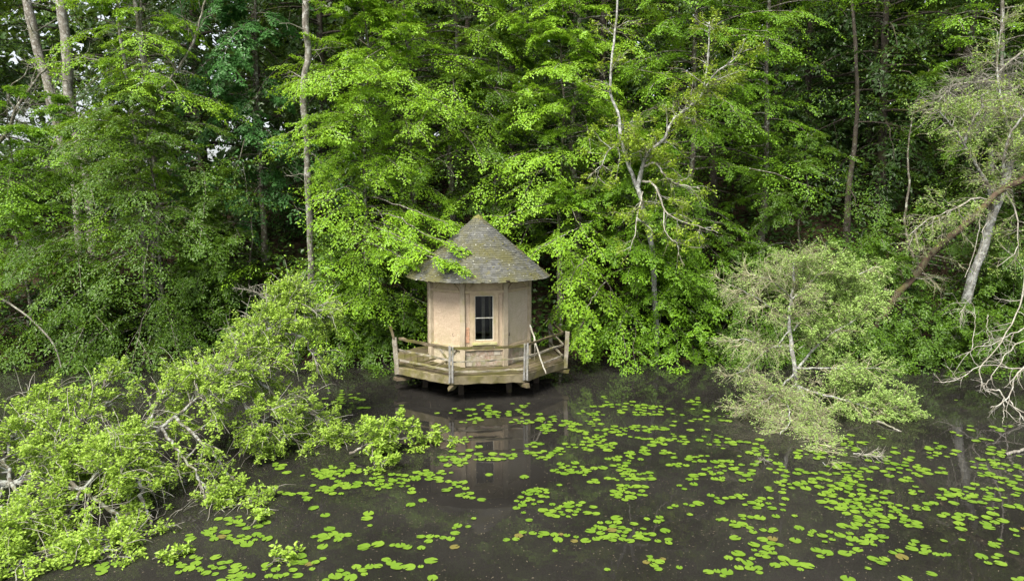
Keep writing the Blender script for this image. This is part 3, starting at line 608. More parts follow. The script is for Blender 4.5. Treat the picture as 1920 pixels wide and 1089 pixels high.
for px, Y, H, lab in ((140, 23.4, 3.4, 'low shrub overhanging the dark water left of the broad hornbeam'), (390, 23.5, 3.6, 'low shrub overhanging the water under the broad dark hornbeam'),
                      (610, 23.3, 3.8, 'low shrub at the water between the fallen tree and the bright hornbeam'), (705, 23.4, 3.2, 'low shrub at the water beside the left end of the deck'),
                      (1265, 23.2, 3.8, 'bright low shrub dipping into the pond below the lichened forked tree'), (1385, 23.4, 3.6, 'low shrub behind the bare twigs of the grey willow'),
                      (1610, 23.6, 3.4, 'shaded low shrub below the leaning brown trunk'), (1765, 22.7, 2.6, 'low shrub at the foot of the leaning silver trunk'), (1680, 23.0, 2.9, 'shaded low shrub between the willow and the silver trunk'), (1535, 23.1, 2.8, 'low shrub on the bank right behind the willow stem'), (1840, 23.2, 3.0, 'shaded low shrub behind the bleached boughs')):
    hornbeam(lab, px, Y, H, 2.1, .25, nl=34, mat='hornbeam' if px in (1265,) else 'hornbeam_deep', name='bank_shrub', group='shrubs along the far bank', droop=.7, n_sp=6)

# ---- the wood behind
def keep_back(P): return P[:, 2] > .3
G2 = 'shaded trees of the wood behind'
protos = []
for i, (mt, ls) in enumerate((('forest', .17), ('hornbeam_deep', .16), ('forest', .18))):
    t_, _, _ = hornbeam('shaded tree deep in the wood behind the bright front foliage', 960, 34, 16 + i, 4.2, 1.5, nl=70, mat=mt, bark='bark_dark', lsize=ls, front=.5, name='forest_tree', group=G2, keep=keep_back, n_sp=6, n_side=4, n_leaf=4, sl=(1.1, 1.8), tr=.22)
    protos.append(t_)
spots = [(-60, 31), (150, 33.5), (390, 30.5), (620, 31), (760, 33), (960, 31), (1130, 32.5), (1330, 31), (1500, 34), (1640, 31.5), (1800, 33), (1960, 30.5),
         (500, 37), (690, 39), (880, 38), (1080, 39), (1260, 38), (1440, 40), (1620, 38), (1780, 39.5), (1940, 37.5), (300, 41), (-150, 36), (2100, 34), (2150, 28), (-220, 29)]
for i, (px, Y) in enumerate(spots):
    src = protos[i % 3]; x = at(px, 500, Y)[0]
    o = src
    if i >= 3:
        o = src.copy(); col.objects.link(o)
        for ch in list(src.children):
            c_ = ch.copy(); col.objects.link(c_); c_.parent = o
    o.location = (x, Y, float(ground_z(x, Y)) - .2); o.rotation_euler = (0, 0, rng.uniform(-.8, .8)); sc_ = rng.uniform(.9, 1.15); o.scale = (sc_, sc_, sc_ * rng.uniform(.95, 1.1))
# far wood: one mass of leaves
n = 55000; xx = rng.uniform(-36, 44, n); yy = rng.uniform(42, 52, n); zz = ground_z(xx, yy) + rng.uniform(.3, 16, n)
P = np.stack((xx, yy, zz), -1); cl = vnoise(xx, zz * 1.3, .9, 8) + .5 * vnoise(yy, zz * 1.3 + xx, 1.3, 9)
lim = np.interp(xx, (-34, -24, -16, -10), (.25, .12, -.1, -3)); k = cl > lim; P = P[k]; n = len(P)
D = nrm(rng.normal(size=(n, 3)) + (0, -.3, -.5)); N = nrm(rng.normal(0, .4, (n, 3)) + (0, -.2, 1))
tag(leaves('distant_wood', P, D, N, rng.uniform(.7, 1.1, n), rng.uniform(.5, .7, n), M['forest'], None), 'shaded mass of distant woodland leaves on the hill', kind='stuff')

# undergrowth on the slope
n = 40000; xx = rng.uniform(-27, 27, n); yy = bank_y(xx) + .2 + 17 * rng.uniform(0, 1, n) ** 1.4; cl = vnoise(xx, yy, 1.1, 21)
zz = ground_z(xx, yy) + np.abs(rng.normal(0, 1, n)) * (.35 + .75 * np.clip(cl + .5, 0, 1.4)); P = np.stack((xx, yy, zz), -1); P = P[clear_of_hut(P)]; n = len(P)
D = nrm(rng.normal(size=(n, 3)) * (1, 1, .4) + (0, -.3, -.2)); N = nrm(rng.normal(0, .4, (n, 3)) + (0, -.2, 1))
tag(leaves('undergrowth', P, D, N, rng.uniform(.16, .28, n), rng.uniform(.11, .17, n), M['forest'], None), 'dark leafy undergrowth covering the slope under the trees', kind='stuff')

# ---- traced trunks
def trunk_tree(name, label, pts, r0, r1, mat, ntw=0, group=None, leaf=None, **kw):
    P = path(*pts); base = P[0].copy(); g = float(ground_z(base[0], base[1]))
    if base[2] > g: P = np.vstack((np.array((base[0] * 1.0, base[1], g - .2)), P))
    t_ = thing(name, label, 'tree', group, loc=P[0]); _, TP = limb('trunk', P, r0, r1, M[mat], t_, 34, 9, .012, flare=.3)
    return t_, TP
GL = 'tall bare trunks at the left of the wood'
T1 = trunk_tree('tall_tree', 'leftmost of the two thick pale trunks leaning side by side', ((140, 340, 28), (123, 294, 28), (110, 242, 28), (99, 206, 28), (88, 154, 28), (72, 99, 28), (61, 48, 28), (50, 0, 28), (38, -70, 28), (30, -140, 28)), .15, .17, 'bark_pale', group=GL)
T2 = trunk_tree('tall_tree', 'thick pale trunk standing just right of its leaning twin', ((165, 340, 27.6), (152, 294, 27.6), (141, 235, 27.6), (132, 198, 27.6), (127, 158, 27.6), (127, 103, 27.6), (119, 44, 27.6), (114, 0, 27.6), (108, -70, 27.6), (104, -140, 27.6)), .15, .19, 'bark_pale', group=GL)
T3 = trunk_tree('tall_tree', 'thin lichened stem rising above the broad dark hornbeam', ((258, 300, 25.2), (250, 239, 25.2), (241, 176, 25.2), (235, 121, 25.2), (226, 73, 25.2), (220, 0, 25.2), (214, -60, 25.2)), .075, .05, 'bark_pale', group=GL)
T4 = trunk_tree('tall_tree', 'thin spotted upright stem next to the diagonal bare stem', ((282, 200, 26), (276, 158, 25.4), (266, 99, 25.2), (259, 44, 25.2), (252, 0, 25.2), (246, -60, 25.2)), .08, .065, 'bark_pale', group=GL)
T5 = trunk_tree('tall_tree', 'slim bare stem slanting up to the right above the broad dark hornbeam', ((285, 230, 25.6), (294, 180, 25.1), (312, 158, 25), (349, 107, 25), (371, 55, 25), (384, 0, 25), (392, -50, 25)), .06, .03, 'bark_pale', group=GL)
T6 = trunk_tree('tall_tree', 'tall thin bare trunk standing alone between dark hollow and bright hornbeam', ((584, 520, 23.6), (580, 393, 23.4), (577, 312, 23.4), (575, 257, 23.4), (569, 198, 23.4), (571, 147, 23.4), (579, 103, 23.4), (574, 55, 23.4), (572, 0, 23.4), (570, -80, 23.4)), .115, .105, 'bark_pale')
for (t_, TP), n in ((T1, 26), (T2, 22), (T3, 10), (T4, 10), (T5, 10), (T6, 16)):
    C = grow(resample(TP, 12)[None], n, (.6, 2.0), (.9, 1.5), .05, .16, 7, .15, .95); twig_part('branches', C, .022, .006, M['twig_grey'], t_, 4)
    C2 = grow(C, n * 6, (.3, .8), (.5, 1.1), .05, .2, 5); twig_part('twigs', C2, .006, .003, M['twig_grey'], t_)
mb = thing('mossy_bough', 'crooked mossy bough curling at the left edge of the wood', 'branch', loc=at(11, 253, 24.5))
_, P0 = limb('stem', path((-40, 300, 24.6), (11, 253, 24.5), (29, 206, 24.4), (51, 176, 24.3), (73, 143, 24.3), (95, 120, 24.4)), .075, .03, M['bark'], mb, 18, 7)
limb('fork', path((29, 206, 24.4), (16, 185, 24.3), (22, 160, 24.2), (45, 142, 24.2), (60, 110, 24.2)), .04, .012, M['bark'], mb, 14, 6)
C = grow(resample(P0)[None], 24, (.4, 1.4), (.6, 1.3), .05, .2, 7); twig_part('twigs', C, .012, .004, M['twig_grey'], mb)
C2 = grow(C, 200, (.25, .7), (.5, 1.1), .05, .22, 5); twig_part('twigs', C2, .005, .002, M['twig_grey'], mb)

def leaf_tufts(C, n, size, mat, parent, per=6, name='foliage', t0=.35, keep=None, upb=.5, rich=False, spread=.05):
    N_, K, _ = C.shape; i = rng.integers(0, N_, n); t = rng.uniform(t0, 1, n) * (K - 1); j = np.minimum(t.astype(int), K - 2); u = (t - j)[:, None]
    p = C[i, j] * (1 - u) + C[i, j + 1] * u; tg = nrm(C[i, j + 1] - C[i, j])
    p = np.repeat(p, per, 0); tg = np.repeat(tg, per, 0); m = len(p)
    d = nrm(tg * .4 + rng.normal(0, .75, (m, 3)) * (1, 1, .5)); nn = nrm(rng.normal(0, .45, (m, 3)) + np.array((0, -.15, upb + .4)))
    return leaves(name, p + rng.normal(0, spread, (m, 3)), d, nn, size * rng.uniform(.65, 1.3, m), size * .6 * rng.uniform(.75, 1.25, m), M[mat], parent, rich, keep)

# ---- lichened forked tree right of the pavilion
Yt = 21.6
lt = thing('lichened_tree', 'half dead forked tree with pale lichened limbs right of the pavilion', 'tree', loc=at(1230, 700, Yt + 1.2))
_, A0 = limb('trunk', path((1232, 700, Yt + 1.2), (1228, 560, Yt + .9), (1220, 450, Yt + .5), (1199, 366, Yt), (1195, 353, Yt), (1181, 317, Yt), (1166, 265, Yt), (1157, 207, Yt), (1144, 168, Yt), (1150, 90, Yt), (1157, 13, Yt), (1160, -60, Yt)), .095, .022, M['bark_birch'], lt, 36, 9)
_, A1 = limb('limb', path((1195, 352, Yt), (1206, 309, Yt - .1), (1212, 291, Yt - .2), (1245, 260, Yt - .4), (1263, 225, Yt - .5), (1290, 203, Yt - .6), (1316, 176, Yt - .7), (1327, 115, Yt - .8), (1329, 40, Yt - .8)), .075, .018, M['bark_birch'], lt, 30, 8)
_, A2 = limb('limb', path((1316, 176, Yt - .7), (1340, 140, Yt - .7), (1382, 106, Yt - .6), (1400, 70, Yt - .6)), .035, .01, M['bark_birch'], lt, 16, 7)
_, A3 = limb('limb', path((1208, 312, Yt - .1), (1228, 306, Yt - .4), (1245, 326, Yt - .6), (1263, 342, Yt - .7), (1285, 348, Yt - .8), (1312, 353, Yt - .9)), .04, .010, M['twig_white'], lt, 20, 7)
_, A4 = limb('limb', path((1205, 340, Yt), (1228, 348, Yt - .4), (1245, 392, Yt - .6), (1268, 410, Yt - .8), (1310, 425, Yt - 1), (1347, 436, Yt - 1.1)), .04, .009, M['twig_white'], lt, 20, 7)
_, A5 = limb('limb', path((1205, 360, Yt), (1196, 400, Yt - .5), (1190, 440, Yt - .8), (1180, 470, Yt - .9)), .03, .008, M['twig_white'], lt, 14, 6)
_, A6 = limb('limb', path((1166, 265, Yt), (1140, 285, Yt - .4), (1120, 330, Yt - .6)), .025, .008, M['bark_lichen'], lt, 12, 6)
_, A7 = limb('limb', path((1245, 392, Yt - .6), (1250, 440, Yt - .8), (1290, 462, Yt - 1.0), (1320, 465, Yt - 1.1)), .022, .008, M['twig_white'], lt, 12, 6)
par = np.stack([resample(a, 10) for a in (A0[14:], A1, A1, A2, A3, A4, A5, A6, A7)])
C1 = grow(par, 150, (.4, 1.3), (.5, 1.2), .05, .2, 7, .1); twig_part('branches', C1, .014, .005, M['bark_lichen'], lt, 4)
C2 = grow(C1, 900, (.2, .6), (.5, 1.1), .08, .25, 5); twig_part('twigs', C2, .005, .0025, M['twig_straw'], lt)
sel = C2[rng.random(len(C2)) < .55]; leaf_tufts(sel, 1700, .085, 'lichen_leaf', lt, 6, keep=keep_all)

# ---- leaning silver trunk and rotten brown trunk on the right
Yb = 22.3
sb = thing('silver_trunk_tree', 'leaning silver barked tree rising out of the water at the right', 'tree', loc=on_water(1791, 690))
_, S0 = limb('trunk', np.vstack((at(1784, 700, Yb + .75), path((1791, 666, Yb + .6), (1806, 583, Yb + .4), (1830, 500, Yb), (1841, 476, Yb), (1858, 414, Yb), (1876, 370, Yb), (1889, 326, Yb), (1902, 282, Yb), (1920, 250, Yb), (1960, 180, Yb), (1990, 60, Yb)))), .155, .10, M['bark_birch'], sb, 36, 10)
_, S1 = limb('limb', path((1862, 405, Yb), (1850, 344, Yb - .3), (1823, 300, Yb - .5), (1805, 265, Yb - .6), (1783, 234, Yb - .7), (1757, 207, Yb - .8)), .07, .014, M['bark_lichen'], sb, 22, 7)
_, S2 = limb('limb', path((1810, 268, Yb - .6), (1823, 229, Yb - .7), (1841, 203, Yb - .7), (1840, 180, Yb - .7), (1854, 172, Yb - .8)), .04, .012, M['bark_lichen'], sb, 18, 7)
_, S3 = limb('limb', path((1868, 395, Yb), (1880, 340, Yb - .3), (1884, 290, Yb - .5), (1894, 251, Yb - .6), (1920, 215, Yb - .7), (1930, 170, Yb - .7)), .06, .02, M['bark_lichen'], sb, 20, 7)
_, S4 = limb('limb', path((1870, 380, Yb - .1), (1830, 372, Yb - .5), (1790, 392, Yb - .8), (1740, 412, Yb - 1), (1705, 440, Yb - 1.1)), .035, .008, M['twig_white'], sb, 20, 6)
_, S5 = limb('limb', path((1838, 405, Yb - .5), (1834, 440, Yb - .7), (1822, 490, Yb - .8), (1808, 520, Yb - .9)), .018, .008, M['twig_white'], sb, 14, 6)
_, S6 = limb('limb', path((1862, 400, Yb - .2), (1845, 430, Yb - .5), (1840, 470, Yb - .6), (1818, 540, Yb - .7)), .018, .006, M['twig_white'], sb, 14, 6)
_, S7 = limb('limb', path((1885, 360, Yb), (1905, 395, Yb - .4), (1908, 430, Yb - .6), (1905, 470, Yb - .7), (1870, 500, Yb - .8)), .03, .008, M['twig_white'], sb, 16, 6)
_, S8 = limb('limb', path((1905, 280, Yb), (1880, 200, Yb + .3), (1870, 120, Yb + .6), (1880, 30, Yb + .8)), .05, .02, M['bark_lichen'], sb, 16, 7)
par = np.stack([resample(a, 10) for a in (S1, S2, S3, S4, S7, S8, S0[18:])])
C1 = grow(par, 150, (.4, 1.4), (.5, 1.2), .10, .2, 7, .1); twig_part('branches', C1, .012, .005, M['twig_grey'], sb, 4)
C2 = grow(C1, 1300, (.25, .8), (.4, 1.1), .15, .22, 5); twig_part('twigs', C2, .005, .0022, M['twig_straw'], sb)
leaf_tufts(C2[:300], 260, .07, 'lichen_leaf', sb, 5)
leaf_tufts(C2, 2200, .06, 'willow', sb, 5)
bt = thing('rotten_trunk', 'rotten red brown trunk leaning across the right of the bank', 'tree', loc=at(1627, 637, 22.4))
_, B0 = limb('trunk', np.vstack((at(1606, 668, 22.6) , path((1627, 637, 22.4), (1669, 571, 22.2), (1711, 523, 22), (1746, 476, 21.9), (1788, 440, 21.8), (1823, 410, 21.7), (1876, 357, 21.6), (1925, 335, 21.6), (1990, 300, 21.6)))), .115, .10, M['bark_brown'], bt, 34, 10, .022)
C1 = grow(resample(B0, 12)[None], 40, (.4, 1.2), (.8, 1.5), .25, .2, 7, .2); twig_part('branches', C1, .014, .004, M['twig_grey'], bt, 4)
C2 = grow(C1, 420, (.2, .7), (.4, 1.1), .25, .22, 5); twig_part('twigs', C2, .005, .0022, M['twig_straw'], bt)
# tangles of dry twigs high on the right
dt = thing('dead_twig_tangle', 'grey tangle of dry twigs hanging high at the right edge', 'dead branch', loc=at(1900, 150, 24))
_, Q0 = limb('stem', path((1960, 60, 24.4), (1900, 110, 24), (1850, 150, 23.8), (1790, 160, 23.7), (1760, 190, 23.6)), .05, .012, M['twig_grey'], dt, 20, 6)
_, Q1 = limb('fork', path((1960, 130, 24), (1900, 170, 23.8), (1860, 200, 23.7), (1830, 240, 23.6)), .03, .01, M['twig_grey'], dt, 16, 6)
C1 = grow(np.stack((resample(Q0, 10), resample(Q1, 10))), 90, (.5, 1.5), (.5, 1.3), .22, .2, 7); twig_part('branches', C1, .012, .004, M['twig_grey'], dt, 4)
C2 = grow(C1, 1100, (.3, .9), (.4, 1.1), .25, .22, 5); twig_part('twigs', C2, .005, .0025, M['twig_grey'], dt)

# ------------------------------------------------------------------ fallen tree at the left
ft = thing('fallen_tree', 'big fallen leafy tree lying in the pond at the left with lichened boughs', 'tree', loc=at(150, 850, 11.8) * (1, 1, 0))
FT = []
def fl_(pts, r0, r1, mat='bark_lichen', n=20, w=1):
    _, P = limb('bough', path(*pts), r0 * .75, r1 * .7, M[mat], ft, n, 8, .025); FT.extend([resample(P, 10)] * w); return P
_, P = limb('trunk', path((-260, 930, 10.6), (-100, 900, 11), (20, 905, 11.3), (106, 890, 11.6), (180, 865, 11.9), (245, 845, 12.2), (330, 780, 13.0), (430, 690, 14.4), (500, 620, 15.4), (540, 580, 15.9), (550, 552, 16.1)), .075, .02, M['bark_lichen'], ft, 40, 10, .015)
FT += [resample(P[6:22], 10)] * 3 + [resample(P[22:], 10)] * 3
fl_(((229, 838, 12.1), (246, 871, 11.7), (257, 905, 11.3), (274, 955, 10.9), (284, 985, 10.7)), .085, .03)
fl_(((268, 812, 12.5), (240, 840, 12.0), (224, 850, 11.7), (170, 900, 11.2), (130, 960, 10.7), (110, 1030, 10.3)), .07, .02)
fl_(((260, 815, 12.5), (285, 785, 13), (300, 745, 13.6), (330, 722, 13.9)), .06, .02)
fl_(((106, 890, 11.6), (130, 825, 12.2), (152, 797, 12.6), (190, 760, 13.1), (235, 740, 13.5)), .075, .02)
fl_(((20, 905, 11.3), (10, 850, 11.8), (40, 800, 12.4), (90, 765, 13)), .045, .015, w=2)
fl_(((20, 905, 11.2), (50, 950, 10.7), (80, 1000, 10.3), (60, 1060, 9.9)), .045, .015, w=2)
fl_(((130, 900, 11.2), (200, 950, 10.7), (240, 1000, 10.4), (190, 1065, 10.0), (160, 1100, 9.8)), .05, .015)
fl_(((330, 780, 13), (380, 830, 12.7), (420, 880, 12.4), (460, 930, 12.1), (470, 985, 11.7)), .05, .012)
fl_(((300, 800, 12.7), (360, 880, 12.0), (400, 930, 11.7)), .045, .012)
fl_(((430, 690, 14.4), (480, 705, 14.6), (520, 745, 14.7), (581, 776, 14.9), (615, 815, 14.9), (640, 845, 14.8)), .05, .012)
fl_(((420, 700, 14.2), (460, 760, 14.0), (500, 800, 13.9), (560, 830, 14.0)), .045, .012)
fl_(((480, 640, 15.1), (545, 625, 15.4), (580, 650, 15.4), (600, 690, 15.3)), .045, .01)
fl_(((500, 620, 15.4), (550, 590, 15.9), (590, 580, 16.1), (620, 595, 16.2)), .04, .01)
fl_(((430, 690, 14.4), (400, 700, 14.8), (370, 690, 15.0)), .03, .01)
fl_(((20, 905, 11.2), (-20, 960, 10.6), (0, 1020, 10.1), (20, 1080, 9.7)), .04, .012)
fl_(((60, 1000, 10.2), (40, 1060, 9.7), (70, 1120, 9.3)), .03, .01)
fl_(((190, 1000, 10.3), (200, 1060, 9.8), (230, 1110, 9.5)), .03, .01)
fl_(((80, 1000, 10.3), (120, 1040, 10.0), (140, 1090, 9.7)), .03, .01)
fl_(((10, 850, 11.8), (-30, 830, 12), (-60, 790, 12.3)), .04, .012)
fl_(((90, 765, 13), (150, 745, 13.4), (200, 725, 13.8)), .03, .01)
FT_ = np.stack(FT)
C1 = grow(FT_, 430, (.35, 1.0), (.5, 1.25), .10, .18, 7, .12, up=.08); C1[:, :, 2] = np.maximum(C1[:, :, 2], .02)
twig_part('branches', C1, .016, .005, M['bark_lichen'], ft, 5)
C2 = grow(C1, 3400, (.22, .6), (.5, 1.2), .05, .2, 6, .2, up=.1); C2[:, :, 2] = np.maximum(C2[:, :, 2], .01)
twig_part('twigs', C2, .006, .0025, M['twig_grey'], ft)
C3 = grow(C1, 1200, (.4, 1.1), (.5, 1.3), .22, .16, 7, .3); C3[:, :, 2] = np.maximum(C3[:, :, 2], .0); twig_part('bare_twigs', C3, .006, .003, M['twig_white'], ft)
leaf_tufts(C2, 16500, .057, 'oak', ft, 7, spread=.03, keep=lambda P: P[:, 2] > .01)
# floating leafy tip right of it
tip = thing('floating_bough', 'leafy bough floating among lily pads between fallen tree and pavilion reflection', 'branch', loc=on_water(720, 830))
_, P1 = limb('stem', np.array((on_water(655, 850, .1), on_water(690, 835, .22), on_water(740, 822, .3), on_water(800, 820, .18), on_water(852, 826, .06))), .03, .008, M['bark'], tip, 18, 7)
_, P2 = limb('fork', np.array((on_water(690, 835, .22), on_water(705, 812, .4), on_water(740, 800, .55), on_water(790, 800, .35))), .018, .006, M['twig_grey'], tip, 14, 6)
_, P3 = limb('fork', np.array((on_water(700, 833, .2), on_water(700, 860, .15), on_water(725, 872, .1))), .015, .005, M['twig_grey'], tip, 14, 6)
C1 = grow(np.stack((resample(P1), resample(P2), resample(P3))), 60, (.2, .6), (.5, 1.2), .04, .2, 6); C1[:, :, 2] = np.maximum(C1[:, :, 2], .015)
twig_part('twigs', C1, .007, .003, M['twig_white'], tip)
C2 = grow(C1, 160, (.12, .35), (.5, 1.2), .04, .2, 5); C2[:, :, 2] = np.maximum(C2[:, :, 2], .012); leaf_tufts(C2, 620, .075, 'oak', tip, 7, spread=.03, keep=lambda P: P[:, 2] > .01)
for (x0, y0, x1, y1, nt, lab) in ((285, 1048, 350, 1035, 60, 'small leafy sprig in the water at the tip of the fallen tree'), (500, 1060, 555, 1035, 50, 'small leafy sprig floating right of the fallen tree near lily pads'), (470, 985, 500, 960, 40, 'leafy twig end dipping into the water below the fallen tree')):
    sp = thing('leafy_sprig', lab, 'sprig', 'leafy sprigs in the water', loc=on_water((x0 + x1) / 2, (y0 + y1) / 2))
    _, P1 = limb('stem', np.array((on_water(x0, y0, .02), on_water((x0 + x1) / 2, (y0 + y1) / 2 - 6, .10), on_water(x1, y1, .03))), .008, .004, M['twig_grey'], sp, 10, 5)
    C1 = grow(resample(P1)[None], 22, (.1, .28), (.5, 1.2), .05, .2, 5); C1[:, :, 2] = np.maximum(C1[:, :, 2], .012); twig_part('twigs', C1, .004, .002, M['twig_grey'], sp); leaf_tufts(C1, nt, .07, 'oak', sp, 6, spread=.025, keep=lambda P: P[:, 2] > .008)

# ------------------------------------------------------------------ grey willow standing in the pond
Yw = 17.6
ww = thing('grey_willow', 'pale half bare willow sprawling in the pond, twiggy left and leafy right', 'tree', loc=on_water(1488, 735))
def wz(x, y): return on_water(x, y, .03)
_, W0 = limb('trunk', np.vstack((on_water(1500, 745, -.5), path((1492, 715, Yw - .1), (1484, 650, Yw), (1479, 600, Yw), (1486, 550, Yw + .1), (1488, 500, Yw + .2), (1494, 478, Yw + .2)))), 0.075, .018, M['bark_birch'], ww, 26, 9)
WL = []
def wlimb(pts, r0, r1, mat='bark_birch', w=1, end=None):
    P = path(*pts)
    if end: P = np.vstack((P, wz(*end)))
    _, Q = limb('limb', P, r0 * .72, r1 * .7, M[mat], ww, 18, 7, .012); WL.append((resample(Q, 10), w)); return Q
wlimb(((1482, 648, Yw), (1440, 655, Yw - .3), (1400, 690, Yw - .6), (1378, 700, Yw - .7)), .035, .012)                     # left, low
wlimb(((1480, 620, Yw), (1450, 652, Yw - .2), (1420, 645, Yw - .5), (1395, 635, Yw - .6), (1370, 640, Yw - .6)), .03, .008)
wlimb(((1480, 600, Yw), (1450, 580, Yw - .4), (1420, 560, Yw - .6), (1390, 545, Yw - .6), (1360, 530, Yw - .4)), .03, .008, 'bark_lichen')
wlimb(((1484, 560, Yw), (1460, 535, Yw - .2), (1430, 520, Yw - .2), (1405, 515, Yw)), .022, .007, 'bark_lichen')
wlimb(((1490, 700, Yw - .2), (1460, 730, Yw - .9), (1430, 755, Yw - 1.4)), .04, .012, end=(1388, 778))
wlimb(((1493, 715, Yw - .2), (1478, 745, Yw - 1.0), (1480, 790, Yw - 1.9)), .04, .012, end=(1462, 815))
wlimb(((1496, 725, Yw - .2), (1510, 745, Yw - .9), (1522, 775, Yw - 1.6)), .05, .014, end=(1530, 805))
wlimb(((1496, 725, Yw - .2), (1500, 770, Yw - 1.2), (1520, 830, Yw - 2.4)), .035, .012, end=(1548, 874))
wlimb(((1498, 725, Yw), (1540, 740, Yw - .7), (1580, 748, Yw - 1.0), (1630, 765, Yw - 1.1), (1665, 765, Yw - 1.1), (1700, 768, Yw - 1.1)), .05, .014, w=3)
wlimb(((1495, 690, Yw), (1530, 650, Yw + .1), (1560, 625, Yw), (1600, 602, Yw - .1), (1640, 570, Yw)), .05, .014, w=3)
wlimb(((1488, 620, Yw), (1530, 570, Yw + .2), (1580, 530, Yw + .4), (1640, 500, Yw + .5)), .04, .012, w=3)
wlimb(((1486, 560, Yw), (1520, 530, Yw + .1), (1545, 505, Yw + .2), (1560, 485, Yw + .2)), .03, .01, w=2)
wlimb(((1495, 690, Yw), (1550, 690, Yw - .3), (1600, 690, Yw - .4), (1650, 690, Yw - .4)), .04, .012, w=2)
L_ = [q for q, w in WL[:8]] + [resample(W0[8:], 10)]; Rr = [q for q, w in WL[8:] for _ in range(w)] + [resample(W0[8:], 10)]
def fl0(C): C[:, :, 2] = np.maximum(C[:, :, 2], .012); return C
CL = fl0(grow(np.stack(L_), 190, (.35, 1.05), (.5, 1.2), .10, .2, 7)); CR = fl0(grow(np.stack(Rr), 250, (.35, 1.0), (.5, 1.2), .06, .2, 7))
twig_part('branches', np.concatenate((CL, CR)), .010, .004, M['twig_straw'], ww, 4)
TL = fl0(grow(CL, 3600, (.22, .65), (.4, 1.1), .12, .2, 5)); TR = fl0(grow(CR, 2300, (.2, .5), (.4, 1.1), .10, .2, 5))
twig_part('twigs', np.concatenate((TL, TR)), .0045, .0022, M['twig_straw'], ww)
leaf_tufts(TR, 6500, .058, 'willow', ww, 6, spread=.03, keep=lambda P: P[:, 2] > .01)
leaf_tufts(TL, 4200, .042, 'willow', ww, 4, spread=.03, keep=lambda P: P[:, 2] > .01)

# ------------------------------------------------------------------ bleached boughs at the right edge
db = thing('bleached_bough', 'bleached bare fallen boughs arching out of the water at the right edge', 'dead branch', loc=on_water(1890, 740))
Yd = 17.5; DB = []
for pts, r0 in ((((1925, 480, Yd), (1918, 545, Yd), (1905, 595, Yd - .1), (1870, 650, Yd - .2), (1838, 690, Yd - .3), (1842, 718, Yd - .4), (1852, 735, Yd - .5)), .035),
                (((1960, 640, Yd - .4), (1915, 640, Yd - .3), (1885, 665, Yd - .3), (1862, 700, Yd - .4), (1846, 722, Yd - .5)), .03),
                (((1960, 600, Yd), (1900, 625, Yd), (1860, 645, Yd), (1822, 655, Yd), (1786, 705, Yd + .3)), .028),
                (((1960, 690, Yd - .3), (1900, 690, Yd), (1840, 685, Yd + .2), (1800, 708, Yd + .2), (1766, 718, Yd + .3)), .032),
                (((1970, 640, Yd - 1), (1920, 690, Yd - 1), (1903, 705, Yd - 1), (1897, 735, Yd - 1), (1880, 755, Yd - 1.1), (1856, 765, Yd - 1.2)), .04),
                (((1858, 730, Yd - 1), (1875, 735, Yd - 1), (1890, 755, Yd - 1.1), (1925, 775, Yd - 1.2), (1960, 790, Yd - 1.3)), .035),
                (((1882, 750, Yd - 1), (1882, 775, Yd - 1.3), (1879, 798, Yd - 1.6)), .018),
                (((1892, 750, Yd - 1), (1915, 780, Yd - 1.4), (1930, 800, Yd - 1.6)), .02),
                (((1852, 590, Yd + .3), (1851, 620, Yd + .1), (1860, 655, Yd - .1)), .016),
                (((1822, 655, Yd), (1828, 600, Yd + .4), (1818, 560, Yd + .5), (1800, 600, Yd + .6)), .014)):
    _, P = limb('bough', path(*pts), r0 * .62, r0 * .25, M['twig_white'], db, 20, 7, .012); DB.append(resample(P, 10))
C1 = fl0(grow(np.stack(DB), 70, (.25, .9), (.5, 1.2), .05, .2, 7)); twig_part('twigs', C1, .008, .003, M['twig_white'], db, 4)
C2 = fl0(grow(C1, 160, (.15, .4), (.5, 1.2), .05, .2, 5)); twig_part('twigs', C2, .004, .002, M['twig_white'], db)
def stick(name, label, cat, pts, r0, r1, mat='twig_white', grow_n=0):
    t_ = thing(name, label, cat, loc=tuple(pts[0])); _, P = limb('stem', np.array(pts), r0, r1, M[mat], t_, 14, 7, .008)
    if grow_n:
        C = fl0(grow(resample(P)[None], grow_n, (.12, .4), (.5, 1.3), .0, .25, 6)); twig_part('twigs', C, .005, .0025, M[mat], t_)
    return t_
stick('floating_log', 'short pale log floating beside the leafy side of the willow', 'log', (on_water(1645, 790, .02), on_water(1665, 797, .04), on_water(1690, 809, .0)), .035, .015, 'twig_grey')
stick('twig_raft', 'small cluster of bleached twigs sticking out of lily pads below the willow', 'twigs', (on_water(1600, 850, .02), on_water(1630, 852, .12), on_water(1660, 856, .05)), .012, .006, 'twig_white', 60)
stick('twig_raft', 'tiny curl of dry twigs in open water left of the willow tips', 'twigs', (on_water(1418, 870, .02), on_water(1430, 860, .12), on_water(1440, 866, .03)), .007, .004, 'twig_grey', 16)
stick('stake', 'thin upright stake in the dark water under the silver trunk', 'stake', (on_water(1750, 716, -.3), at(1751, 700, on_water(1750, 716)[1])), .02, .014)
stick('floating_log', 'pale log end floating at the right edge among lily pads', 'log', (on_water(1885, 852, .02), on_water(1905, 846, .03), on_water(1935, 840, .02)), .035, .03, 'twig_grey')
stick('drooping_stick', 'long bare stick slanting to the water at the left end of the bank', 'stick', (at(-30, 540, 21.6), at(20, 570, 21.4), at(60, 600, 21.2), at(100, 645, 21), at(115, 690, 20.9)), .035, .02, 'twig_grey')
stick('bare_branch_end', 'pale bare branch end poking from the top of the fallen tree at left', 'branch', (at(95, 775, 13.2), at(130, 768, 13.3), at(152, 758, 13.4)), .02, .012)
